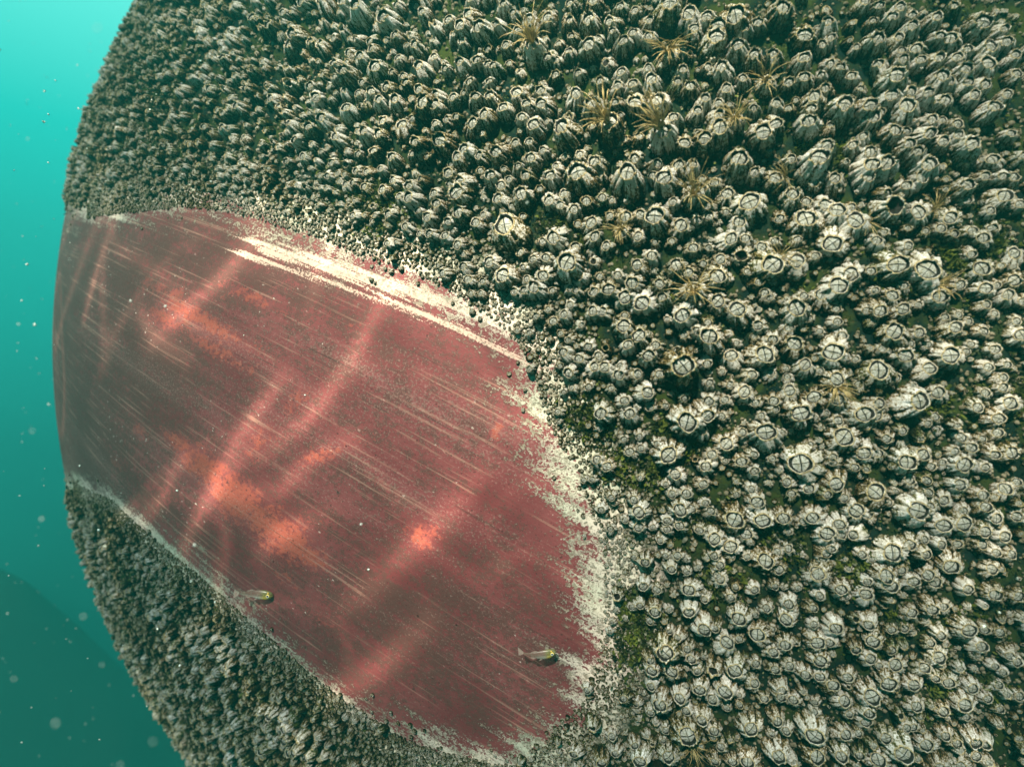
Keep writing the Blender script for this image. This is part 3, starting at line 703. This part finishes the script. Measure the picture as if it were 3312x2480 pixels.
for i, o in enumerate(solo):
    root = bpy.data.objects.new('barnacle', None); col.objects.link(root)
    root.empty_display_size = .3
    sink = np.asarray(o.nrm) * (o.w * .05)
    root.matrix_world = frame_matrix(o.base - sink, o.axis, o.spin, o.w * random.uniform(.93, 1.1), o.h)
    root['label'] = o.label; root['category'] = 'barnacle'; root['group'] = 'barnacles crowding the ship hull'
    opn = 'o' in o.fl
    me, mp = hi[i % NV]
    if opn: me = hi_open[i % 2]
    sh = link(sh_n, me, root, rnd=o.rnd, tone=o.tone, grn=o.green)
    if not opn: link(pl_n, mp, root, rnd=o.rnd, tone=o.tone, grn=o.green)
    if 'c' in o.fl: link('feeding_legs', cirri_mesh(500 + i, 1.35 if o.wp > 30 else 3.0), root)

# ------------------------------------------------------------------ all the rest as one object
def merge(templ, items, name, mat):
    """items: list of (template index, 4x4 matrix, rnd, tone, green)"""
    VV, FF, LL, AA, RR, TT, GG = [], [], [], [], [], [], []; base = 0
    for (k, M, r, t, g) in items:
        V, F, A = templ[k]
        VV.append(V @ M[:3, :3].T + M[:3, 3]); FF.append(F + base); base += len(V)
        LL.append(V); AA.append(A); n = len(V)
        RR.append(np.full(n, r)); TT.append(np.full(n, t)); GG.append(np.full(n, g))
    return mesh_from(name, np.vstack(VV), np.vstack(FF), mat, {'loc': np.vstack(LL), 'pdat': np.vstack(AA), 'rnd': np.concatenate(RR), 'tone': np.concatenate(TT), 'grn': np.concatenate(GG)})
def combo(seed, seg, rings, pn):
    V, F, A, lean, _ = shell_template(seed, seg, rings)
    if pn:
        Vp, Fp, Ap = plates_template(seed, pn, lean)
        return np.vstack([V, Vp]), np.vstack([F, Fp + len(V)]), np.vstack([A, Ap])
    return V, F, A
templ = [combo(200 + i, 40, 12, 6) for i in range(6)] + [combo(300 + i, 24, 7, 4) for i in range(8)] + [combo(400 + i, 12, 4, 0) for i in range(6)] + \
        [combo(450 + i, 28, 7, 0) for i in range(3)]
items = []
for o in rest:
    M = np.array(frame_matrix(o.base - o.nrm * o.w * .05, o.axis, o.spin, o.w, o.h))
    items.append((random.randrange(6) if 'o' not in o.fl else 20 + random.randrange(3), M, o.rnd, o.tone, o.green))
for o in traced:
    if o.wp < 24: continue
    ax_ = Vector(o.axis); t1 = ax_.orthogonal().normalized(); t2 = ax_.cross(t1)
    for _ in range(random.choice((0, 1, 2, 3))):
        a = random.random() * 6.283; z = random.uniform(.12, .62); side_ = t1 * math.cos(a) + t2 * math.sin(a)
        p = np.array(Vector(o.base) + ax_ * o.h * z + side_ * o.w * (.47 - .12 * z))
        r = o.w * random.uniform(.07, .15); aa = np.array((side_ * .8 + ax_ * .6).normalized())
        M = np.array(frame_matrix(p - aa * r * .5, aa, random.random() * 6.28, 2 * r, 2 * r * random.uniform(.7, 1.2)))
        items.append((6 + random.randrange(8), M, random.random(), o.tone + random.uniform(0, .3), o.green))
for (u, v, r) in fills:
    q = uv_to_dir(u, v); p = CEN + q * RAD
    d = np.linalg.norm(p); wpx = 2 * r / d * FP
    if (q @ (p / d)) > .12: continue          # well over the limb on the far side
    k = random.randrange(6) if wpx > 22 else 6 + random.randrange(8) if wpx > 7 else 14 + random.randrange(6)
    if r > .002 and random.random() < .07: k = 20 + random.randrange(3)
    h = 2 * r * random.uniform(.7, 1.2) * (1.0 if r > .0022 else .65)
    M = np.array(frame_matrix(p - q * r * .1, lean_axis(q, .16), random.random() * 6.28, 2 * r, h))
    small = max(0, (.0045 - r) / .0045)
    lf = (vnoise(np.array([u * 45]), np.array([v * 45]), 66)[0] - .5) * .9 + .14 * min(1, max(0, (-u - .12) / .3))
    items.append((k, M, random.random(), random.gauss(.14, .15) + small * .4 + lf, random.choice((0, .3, .8))))
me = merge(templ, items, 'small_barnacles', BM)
o_ = link('small_barnacles', me, label='dense carpet of countless smaller barnacles filling the gaps and the far side of the hull', category='barnacles', kind='stuff')
print('merged verts', len(me.vertices))

# ------------------------------------------------------------------ grit and crust between the barnacles
def grit_material():
    N = NT('crust_grit')
    t = N.attr('tone').outputs['Fac']; g = N.n('ShaderNodeNewGeometry')
    n = N.noise(g.outputs['Position'], 400, 3)
    c = N.mix(t, (0.045, 0.042, 0.022), (0.50, 0.46, 0.36))
    c = N.mix(N.step(n, .5, .7), c, (0.07, 0.065, 0.04))
    N.bsdf(Base_Color=c, Roughness=.7, Specular_IOR_Level=0.15)
    return N.m
def blob_template(seed):
    r = np.random.default_rng(seed)
    V = []; seg = 6
    for z, rad in ((0, 1.0), (.55, .85), (.95, .35)):
        for i in range(seg):
            a = i / seg * 6.283 + z; k = rad * r.uniform(.7, 1.3)
            V.append((k * math.cos(a), k * math.sin(a), z * r.uniform(.7, 1.3)))
    F = [[a * seg + i, a * seg + (i + 1) % seg, (a + 1) * seg + (i + 1) % seg, (a + 1) * seg + i] for a in range(2) for i in range(seg)]
    F += [[12, 13, 14, 15], [12, 15, 16, 17]]
    return np.array(V, float), np.array(F)
bt = [blob_template(i) for i in range(8)]
VV, FF, TT = [], [], []; base = 0
g = np.random.default_rng(31)
n = 120000
ang = g.random(n) * 2 * math.pi; bb = np.sqrt(g.random(n)) * .80
U, Vv = bb * np.cos(ang), bb * np.sin(ang); D = sdf(PO, U, Vv); DI = sdf(PI_, U, Vv)
nz = vnoise(U * 60, Vv * 60, 77)
Q = uv_to_dir(U, Vv); P = CEN + Q
for i in range(n):
    e = D[i] + (nz[i] - .5) * .02
    if e < .006 and not (DI[i] > -.002 and g.random() < .22 and nz[i] > .40): continue
    d = np.linalg.norm(P[i])
    if Q[i] @ P[i] / d > .1 or (d > .45 and g.random() < .4): continue
    r = g.uniform(.0004, .0013) * (1.0 if e > .004 else .6)
    V, F = bt[i % 8]
    M = np.array(frame_matrix(P[i], Q[i], g.random() * 6.28, r, r * g.uniform(.5, 1.5)))
    VV.append(V @ M[:3, :3].T + M[:3, 3]); FF.append(F + base); base += len(V)
    TT.append(np.full(len(V), max(0, min(1, (1.0 if e < .010 else .16) * g.uniform(.3, 1.1)))))
for o in traced:
    ax_ = Vector(o.axis); t1 = ax_.orthogonal().normalized(); t2 = ax_.cross(t1)
    for k in range(int(4 + o.wp * .35)):
        a = random.random() * 6.283; z = abs(random.gauss(0, .4)); z = min(z, .95); side_ = t1 * math.cos(a) + t2 * math.sin(a)
        rr0 = (.52 if z < .5 else .52 - (z - .5) * .46) - .02
        p = np.array(Vector(o.base) + ax_ * o.h * z + side_ * o.w * rr0); r = o.w * random.uniform(.018, .05)
        V, F = bt[k % 8]; M = np.array(frame_matrix(p, np.array((side_ + ax_ * .3).normalized()), a, r, r * random.uniform(.4, 1.1)))
        VV.append(V @ M[:3, :3].T + M[:3, 3]); FF.append(F + base); base += len(V); TT.append(np.full(len(V), random.uniform(0, .35)))
me = mesh_from('encrusting_growth', np.vstack(VV), np.vstack(FF), grit_material(), {'tone': np.concatenate(TT)})
link('encrusting_growth', me, label='gritty pale and brown crust scattered between barnacles and round the red patch', category='crust', kind='stuff')

# ------------------------------------------------------------------ green algae tufts
def algae_material():
    N = NT('green_algae')
    g = N.n('ShaderNodeNewGeometry')
    c = N.mix(N.step(N.noise(g.outputs['Position'], 160, 3), .4, .65), (0.018, 0.028, 0.006), (0.105, 0.135, 0.016))
    b = N.bsdf(Base_Color=c, Roughness=.5)
    tr = N.n('ShaderNodeBsdfTranslucent', {'Color': c})
    mx = N.n('ShaderNodeMixShader', {0: .3, 1: b.outputs[0], 2: tr.outputs[0]})
    N.t.links.new(mx.outputs[0], N.out.inputs['Surface'])
    return N.m
VV, FF = [], []; base = 0
g = np.random.default_rng(41)
spots = []
for (X, Y, rad, m) in [(1376, 1354, 60, 90), (1372, 1300, 40, 50), (1385, 1400, 45, 60), (1262, 900, 45, 60), (1295, 925, 40, 40), (1395, 1012, 40, 50), (1430, 930, 30, 25),
                       (1565, 190, 35, 20), (1790, 330, 40, 40), (1750, 345, 30, 30), (2020, 870, 40, 30), (1830, 480, 35, 25), (2170, 840, 40, 30), (2145, 520, 40, 30), (2050, 560, 40, 40),
                       (840, 440, 50, 50), (740, 390, 50, 50), (810, 455, 40, 40), (1160, 40, 30, 25), (1560, 1250, 50, 50), (1450, 990, 50, 40), (1520, 1120, 50, 40), (1700, 1180, 40, 35),
                       (1840, 1220, 40, 40), (1885, 1390, 35, 30), (2140, 1490, 30, 30), (1940, 1340, 30, 30), (2080, 1340, 30, 30), (2040, 1500, 40, 30), (1120, 440, 40, 30), (1330, 1000, 35, 30), (1180, 490, 30, 25),
                       (1930, 620, 40, 35), (2110, 130, 30, 15), (1680, 240, 40, 30), (640, 1560, 40, 30), (560, 1500, 40, 25), (1000, 1656, 40, 30), (300, 1250, 50, 20), (480, 1440, 50, 25), (1430, 640, 30, 20), (1250, 530, 30, 20)]:
    for _ in range(int(m * 1.6)):
        spots.append((*px_to_uv(X + g.normal(0, rad * .55), Y + g.normal(0, rad * .55)), 1.01))
n = 80000
ang = g.random(n) * 2 * math.pi; bb = np.sqrt(g.random(n)) * .75
U, Vv = bb * np.cos(ang), bb * np.sin(ang)
nz = vnoise(U * 16, Vv * 16, 88)
for i in range(n):
    if nz[i] > .45 or g.random() < .45: spots.append((U[i], Vv[i], .62))
SU = np.array([s[0] for s in spots]); SV = np.array([s[1] for s in spots]); SD = sdf(PO, SU, SV)
for i, (u, v, sc) in enumerate(spots):
    if SD[i] < .004: continue
    q = uv_to_dir(u, v); p0 = CEN + q; d = np.linalg.norm(p0)
    if q @ p0 / d > .1: continue
    for k in range(int(g.integers(2, 5)) if sc < 1 else int(g.integers(5, 9))):
        ln = g.uniform(.0012, .0034) * sc; wd = ln * g.uniform(.25, .6)
        a = lean_axis(q, .55); s = np.cross(a, g.normal(0, 1, 3)); s /= np.linalg.norm(s); nn = np.cross(a, s)
        o0 = p0 + s * g.normal(0, .0012) + nn * g.normal(0, .0012)
        rows = []
        for t, ww in ((0, .35), (.35, .95), (.7, 1.0), (1.0, .45)):
            c0 = o0 + a * ln * t + nn * ln * .45 * t * t
            rows += [c0 - s * wd * ww * .5, c0 + nn * wd * .18 * math.sin(t * 9 + k), c0 + s * wd * ww * .5]
        VV += rows
        for r_ in range(3):
            b0 = base + r_ * 3
            FF += [[b0, b0 + 1, b0 + 4, b0 + 3], [b0 + 1, b0 + 2, b0 + 5, b0 + 4]]
        base += 12
me = mesh_from('green_algae', np.array(VV), np.array(FF), algae_material())
link('green_algae', me, label='small tufts of green seaweed growing in the gaps between barnacles', category='algae', kind='stuff')

# ------------------------------------------------------------------ two small translucent fish
def fish_materials():
    N = NT('fish_skin')
    loc = N.n('ShaderNodeTexCoord').outputs['Object']
    s = N.n('ShaderNodeSeparateXYZ', {0: loc})
    head = N.step(s.outputs[0], .60, .80)
    low = N.step(s.outputs[2], .02, -.10)
    c = N.mix(head, (0.24, 0.17, 0.14), (0.20, 0.20, 0.075))
    c = N.mix(N.math('MULTIPLY', low, head), c, (0.50, 0.42, 0.03))
    c = N.mix(N.math('MULTIPLY', low, N.math('SUBTRACT', 1.0, head)), c, (0.34, 0.38, 0.34))
    line = N.math('COMPARE', s.outputs[2], N.math('MULTIPLY', N.math('SUBTRACT', s.outputs[0], .5), .02), .007)
    c = N.mix(N.math('MULTIPLY', line, .7), c, (0.07, 0.05, 0.04))
    c = N.mix(N.step(N.noise(loc, 30, 3), .6, .72), c, (0.14, 0.12, 0.07))
    b = N.n('ShaderNodeBsdfPrincipled', {'Base Color': c, 'Roughness': .3})
    tr = N.n('ShaderNodeBsdfTransparent', {'Color': (0.95, .93, .9, 1)})
    body = N.math('ADD', .30, N.math('MULTIPLY', N.step(s.outputs[0], .45, .75), .25))
    mx = N.n('ShaderNodeMixShader', {0: body, 1: tr.outputs[0], 2: b.outputs[0]})
    N.t.links.new(mx.outputs[0], N.out.inputs['Surface'])
    Fm = NT('fish_fin')
    b = Fm.n('ShaderNodeBsdfPrincipled', {'Base Color': (.45, .36, .32, 1), 'Roughness': .4})
    tr = Fm.n('ShaderNodeBsdfTransparent', {'Color': (0.97, .95, .93, 1)})
    mx = Fm.n('ShaderNodeMixShader', {0: .35, 1: tr.outputs[0], 2: b.outputs[0]})
    Fm.t.links.new(mx.outputs[0], Fm.out.inputs['Surface'])
    def flat(name, c, r=.25):
        M = NT(name); M.bsdf(Base_Color=(*c, 1), Roughness=r); return M.m
    return N.m, Fm.m, flat('fish_eye_ring', (.85, .62, .06)), flat('fish_pupil', (.005, .006, .012), .08), flat('fish_eye_white', (.75, .78, .78)), flat('fish_spot', (.85, .50, .04))
FS, FFn, FE, FPu, FW, FSp = fish_materials()
def disc_dome(r, h, seg=20, rings=4):
    V = [(0, -h, 0)]; F = []
    for k in range(1, rings + 1):
        t = k / rings
        for i in range(seg):
            a = i / seg * 6.2832; V.append((r * t * math.cos(a), -h * math.sqrt(max(0, 1 - t * t)), r * t * math.sin(a)))
    for i in range(0, seg, 2): F.append([0, 1 + i, 1 + (i + 1) % seg, 1 + (i + 2) % seg])
    for k in range(rings - 1):
        for i in range(seg):
            a = 1 + k * seg; F.append([a + i, a + (i + 1) % seg, a + seg + (i + 1) % seg, a + seg + i])
    return np.array(V, float), np.array(F)
def make_fish(name, X, Y, lenpx, ang, bend, label, head_spot):
    """fish of unit length along x (snout at 1), y across (towards camera is -y)"""
    xs = [0.10, .18, .28, .40, .52, .64, .74, .82, .89, .94, .975, .995]
    top = [.024, .034, .058, .086, .105, .116, .118, .112, .098, .078, .052, .018]
    bot = [.024, .034, .056, .085, .112, .130, .134, .126, .105, .078, .048, .015]
    wid = [.010, .014, .022, .034, .046, .056, .062, .062, .056, .046, .032, .012]
    cz = lambda x: bend * (x - .55) * abs(x - .55) * 2.2 * (-1 if x < .55 else .25)
    seg = 20; V = []
    for x, t, b, w in zip(xs, top, bot, wid):
        for i in range(seg):
            a = i / seg * 6.2832
            V.append((x, w * math.cos(a), (t if math.sin(a) > 0 else b) * math.sin(a) + cz(x)))
    nr = len(xs); F = [[k * seg + i, k * seg + (i + 1) % seg, (k + 1) * seg + (i + 1) % seg, (k + 1) * seg + i] for k in range(nr - 1) for i in range(seg)]
    for (k, x) in ((0, xs[0] - .004), (nr - 1, xs[-1] + .004)):
        V.append((x, 0, cz(x))); c = len(V) - 1
        for i in range(0, seg, 2): F.append([k * seg + i, k * seg + (i + 1) % seg, k * seg + (i + 2) % seg, c])
    root = bpy.data.objects.new('fish', None); col.objects.link(root)
    root['label'] = label; root['category'] = 'fish'; root['group'] = 'small translucent fish over the red patch'
    root.empty_display_size = .3
    link('body', mesh_from('fish_body', np.array(V), np.array(F), FS), root)
    def fin(nm, pts, th=.003):
        pts = [(x, z + cz(x)) for x, z in pts]; n = len(pts) // 2
        VV = [(x, -th, z) for x, z in pts] + [(x, th, z) for x, z in pts]; N2 = len(pts); FF = []
        for i in range(n - 1):
            q = [i, i + 1, N2 - 2 - i, N2 - 1 - i]
            FF += [q, [k + N2 for k in q[::-1]]]
        for i in range(N2): FF.append([i, (i + 1) % N2, (i + 1) % N2 + N2, i + N2])
        return link(nm, mesh_from(nm, np.array(VV), np.array(FF), FFn, smooth=False), root)
    fin('tail_fin', [(.12, .022), (.06, .055), (-.02, .10), (-.045, .085), (-.01, .01), (-.045, -.115), (-.02, -.13), (.05, -.07), (.085, -.045), (.12, -.022)] if False else
        [(.12, .02), (.07, .05), (.01, .085), (-.035, .105), (-.04, -.125), (.01, -.095), (.07, -.05), (.12, -.02)])
    fin('dorsal_fin', [(.30, .058), (.34, .085), (.42, .118), (.50, .10), (.50, .095), (.42, .08), (.36, .07), (.30, .05)])
    fin('belly_fin', [(.62, -.12), (.56, -.15), (.50, -.16), (.50, -.15), (.54, -.12), (.60, -.11)])
    fin('anal_fin', [(.42, -.085), (.36, -.11), (.28, -.085), (.28, -.07), (.34, -.065), (.40, -.08)])
    ex, ez = .875, -.012 + cz(.875)
    def dome(nm, r, h, y, m, dx=0, dz=0, par=root):
        V, F = disc_dome(r, h); V = V + np.array([ex + dx, y, ez + dz])
        return link(nm, mesh_from(nm, V, F, m), par)
    e = dome('eye', .050, .012, -.051, FE)
    dome('eye_white', .040, .010, -.056, FW, .002, -.004, e); dome('pupil', .027, .008, -.062, FPu, .002, -.001, e)
    dome('cheek_spot', .014, .006, -.052, FSp, -.10, .015); dome('forehead_spot', .020, .006, -.048, FSp, *head_spot)
    surf = px_to_pt(X, Y)
    d = px_dir(X, Y); t = (surf[1] - .009)
    ctr = Vector(d * t); L = lenpx * t / FP
    M = Matrix.Translation(ctr) @ Matrix.Rotation(R_(-ang), 4, 'Y') @ Matrix.Diagonal((L, L, L, 1)) @ Matrix.Translation((-.5, 0, 0))
    root.matrix_world = M
    return root
make_fish('fish', 549, 1282, 82, -4, -.05, 'small glassy fish with yellow eye swimming low over the left of the red paint', (.01, .075))
make_fish('fish', 1163, 1414, 78, 8, .26, 'slender curved glassy fish with yellow chin near the lower right of the red paint', (-.01, .07))

# ------------------------------------------------------------------ drifting particles in the water
def snow():
    N = NT('drifting_particle'); N.bsdf(Base_Color=(.75, .85, .80, 1), Roughness=.7)
    g = np.random.default_rng(51); VV, FF = [], []; base = 0
    V0, F0 = blob_template(3)
    V0 = np.vstack([V0 - [0, 0, .5]])
    for i in range(1500):
        y = g.uniform(.16, 1.5) ** 1.0
        x = g.uniform(-1.05, 1.0) * y; z = g.uniform(-.78, .78) * y
        p = np.array([x, y, z])
        if np.linalg.norm(p - CEN) < RAD + .02: continue
        if x / y > -.5 and g.random() < .80: continue
        r = g.uniform(.00025, .0008) * (1 + (g.random() < .04) * .9) * (.5 + y)
        a = g.normal(0, 1, 3); a /= np.linalg.norm(a)
        M = np.array(frame_matrix(p, a, 0, r, r * g.uniform(.8, 1.8)))
        VV.append(V0 @ M[:3, :3].T + M[:3, 3]); FF.append(F0 + base); base += len(V0)
    for (X, Y) in [(220, 1435), (180, 1330), (30, 1465), (60, 300), (150, 560), (90, 1120), (40, 700), (330, 1600), (120, 1560), (210, 60), (1800, 500), (70, 930), (260, 1650)]:
        y = g.uniform(.085, .17); p = px_dir(X, Y) * y; r = g.uniform(.0002, .00035)
        M = np.array(frame_matrix(p, np.array([0, 0, 1.0]), 0, r, r)); VV.append(V0 @ M[:3, :3].T + M[:3, 3]); FF.append(F0 + base); base += len(V0)
    me = mesh_from('drifting_particles', np.vstack(VV), np.vstack(FF), N.m)
    link('drifting_particles', me, label='fine pale specks drifting in the green water beside the hull', category='particles', kind='stuff')
snow()

# ------------------------------------------------------------------ dark uneven slope, deep in the murk
def dark_slope():
    N = NT('dark_slope_mat'); g = N.n('ShaderNodeNewGeometry')
    c = N.mix(N.noise(g.outputs['Position'], 4, 4), (0.004, 0.008, 0.007), (0.014, 0.018, 0.015)); N.bsdf(Base_Color=c, Roughness=.9, Specular_IOR_Level=0.0)
    n = 110
    xx = np.linspace(-4.2, 3.0, n); yy = np.linspace(-.6, 3.4, n)
    X, Y = np.meshgrid(xx, yy, indexing='ij')
    bank = -1.02 - 0.92 * (X + 2.6)
    Z = -2.65 + (np.clip(bank, -2.65, -.70) + 2.65) * np.exp(-((Y - 2.6) / .6) ** 2) + .34 * (vnoise(X * 2 + 9, Y * 2 + 9, 5) - .5) + .08 * (vnoise(X * 7 + 9, Y * 7 + 9, 6) - .5)
    idx = np.arange(n * n).reshape(n, n)
    F = np.stack([idx[:-1, :-1], idx[1:, :-1], idx[1:, 1:], idx[:-1, 1:]], -1).reshape(-1, 4)
    link('dark_slope', mesh_from('dark_slope', np.c_[X.ravel(), Y.ravel(), Z.ravel()], F, N.m), kind='structure')
dark_slope()

# ------------------------------------------------------------------ unseen sheet added overhead: its tint pattern shapes sunlight into bright lines
def caustic_gobo():
    SD_ = np.array(SUN_DIR)
    zs = 0.90
    # sun lines traced on the hull, carried back along the sunbeams to the sheet
    LINES = [([(905, 560), (840, 640), (760, 790), (660, 930), (560, 1010)], .008, 1.1),
             ([(560, 520), (480, 610), (400, 680), (330, 745)], .012, 1.1),
             ([(620, 830), (560, 900), (480, 1030), (400, 1190)], .009, .9),
             ([(560, 960), (470, 1080), (430, 1130)], .009, .7),
             ([(1050, 1020), (960, 1130), (890, 1190), (800, 1280), (740, 1330)], .014, .9),
             ([(930, 1340), (850, 1420), (760, 1490), (700, 1510)], .014, .9),
             ([(780, 950), (700, 985), (600, 1080), (500, 1080)], .010, .7),
             ([(300, 680), (330, 730), (400, 790)], .012, .8),
             ([(720, 530), (690, 600), (660, 700)], .008, .5),
             ([(230, 520), (200, 620), (180, 700)], .012, .6), ([(400, 1000), (340, 1100), (300, 1140)], .010, .7),
             ([(720, 1120), (620, 1160), (560, 1210)], .012, .6),
             ([(1200, 480), (1120, 560), (1090, 660)], .014, .6), ([(1500, 180), (1380, 330), (1210, 420)], .02, .6), ([(1260, 80), (1150, 200), (1060, 300)], .02, .5),
             ([(1000, 100), (880, 250), (800, 420)], .02, .5), ([(700, 120), (640, 250), (560, 350)], .02, .4)]
    n = 760
    half = 1.8
    cu = CEN + N0 * RAD; t0 = (zs - cu[2]) / SD_[2]; c0 = cu + SD_ * t0
    xx = np.linspace(c0[0] - half, c0[0] + half, n); yy = np.linspace(c0[1] - half, .66, n)
    X, Y = np.meshgrid(xx, yy, indexing='ij'); x, y = X.ravel(), Y.ravel()
    val = np.zeros(len(x))
    for (L, w, s) in LINES:
        Q = []
        for p in L:
            h = px_to_pt(*p); t = (zs - h[2]) / SD_[2]; Q.append((h + SD_ * t)[:2])
        Q = np.array(Q); d = np.full(len(x), 9.); al = np.zeros(len(x)); m = len(Q) - 1
        for i in range(m):
            a = Q[i]; e = Q[i + 1] - a; t = np.clip(((x - a[0]) * e[0] + (y - a[1]) * e[1]) / (e @ e), 0, 1)
            dd = np.hypot(x - a[0] - t * e[0], y - a[1] - t * e[1]); k = dd < d; d = np.where(k, dd, d); al = np.where(k, (i + t) / m, al)
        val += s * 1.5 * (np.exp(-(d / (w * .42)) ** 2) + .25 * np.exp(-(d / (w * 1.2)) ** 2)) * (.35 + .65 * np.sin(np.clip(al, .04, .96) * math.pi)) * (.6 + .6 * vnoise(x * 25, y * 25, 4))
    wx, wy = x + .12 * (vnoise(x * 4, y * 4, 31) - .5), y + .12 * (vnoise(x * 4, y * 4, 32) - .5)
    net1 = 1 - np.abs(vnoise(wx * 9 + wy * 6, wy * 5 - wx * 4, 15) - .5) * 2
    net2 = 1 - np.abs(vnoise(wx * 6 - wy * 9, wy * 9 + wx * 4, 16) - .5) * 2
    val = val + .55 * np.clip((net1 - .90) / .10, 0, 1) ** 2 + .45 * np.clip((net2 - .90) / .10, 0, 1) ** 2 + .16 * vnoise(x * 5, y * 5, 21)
    # broad patches tinted in to brighten or dim the sun on the hull
    for (px_, py_, rad_, amp) in [(1300, 150, .24, .50), (1000, 330, .18, .30), (1800, 250, .24, .28), (1700, 900, .16, .08), (700, 150, .22, .20), (330, 1300, .22, -.22), (250, 850, .16, -.14)]:
        h = px_to_pt(px_, py_); t = (zs - h[2]) / SD_[2]; c_ = (h + SD_ * t)[:2]
        val = val + amp * np.exp(-((x - c_[0]) ** 2 + (y - c_[1]) ** 2) / rad_ ** 2)
    val = np.maximum(val, -.35)
    z = zs + .006 * vnoise(x * 8, y * 8, 22)
    N = NT('caustic_gobo')
    v = N.attr('sun_gain').outputs['Fac']
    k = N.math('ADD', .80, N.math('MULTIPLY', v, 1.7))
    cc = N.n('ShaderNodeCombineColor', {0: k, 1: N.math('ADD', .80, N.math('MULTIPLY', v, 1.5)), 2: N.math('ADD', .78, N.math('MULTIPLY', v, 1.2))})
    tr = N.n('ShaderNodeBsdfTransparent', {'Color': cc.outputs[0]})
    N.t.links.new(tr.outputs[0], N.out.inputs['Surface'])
    idx = np.arange(n * n).reshape(n, n)
    F = np.stack([idx[:-1, :-1], idx[1:, :-1], idx[1:, 1:], idx[:-1, 1:]], -1).reshape(-1, 4)
    link('caustic_gobo', mesh_from('caustic_gobo', np.c_[x, y, z], F, N.m, {'sun_gain': val}), kind='structure')
caustic_gobo()

# ------------------------------------------------------------------ the water itself
def haze():
    N = NT('haze')
    pv = N.n('ShaderNodeVolumePrincipled', {'Color': (0.06, .62, .55, 1), 'Density': .21, 'Anisotropy': .2})
    N.t.links.new(pv.outputs[0], N.out.inputs['Volume'])
    lo = (-4.4, -.8, -3.8); hi_ = (3.2, 3.6, 1.10)
    V = np.array([(x, y, z) for x in (lo[0], hi_[0]) for y in (lo[1], hi_[1]) for z in (lo[2], hi_[2])])
    F = np.array([[0, 1, 3, 2], [4, 6, 7, 5], [0, 4, 5, 1], [2, 3, 7, 6], [0, 2, 6, 4], [1, 5, 7, 3]])
    link('haze', mesh_from('haze', V, F, N.m, smooth=False), kind='stuff')
haze()
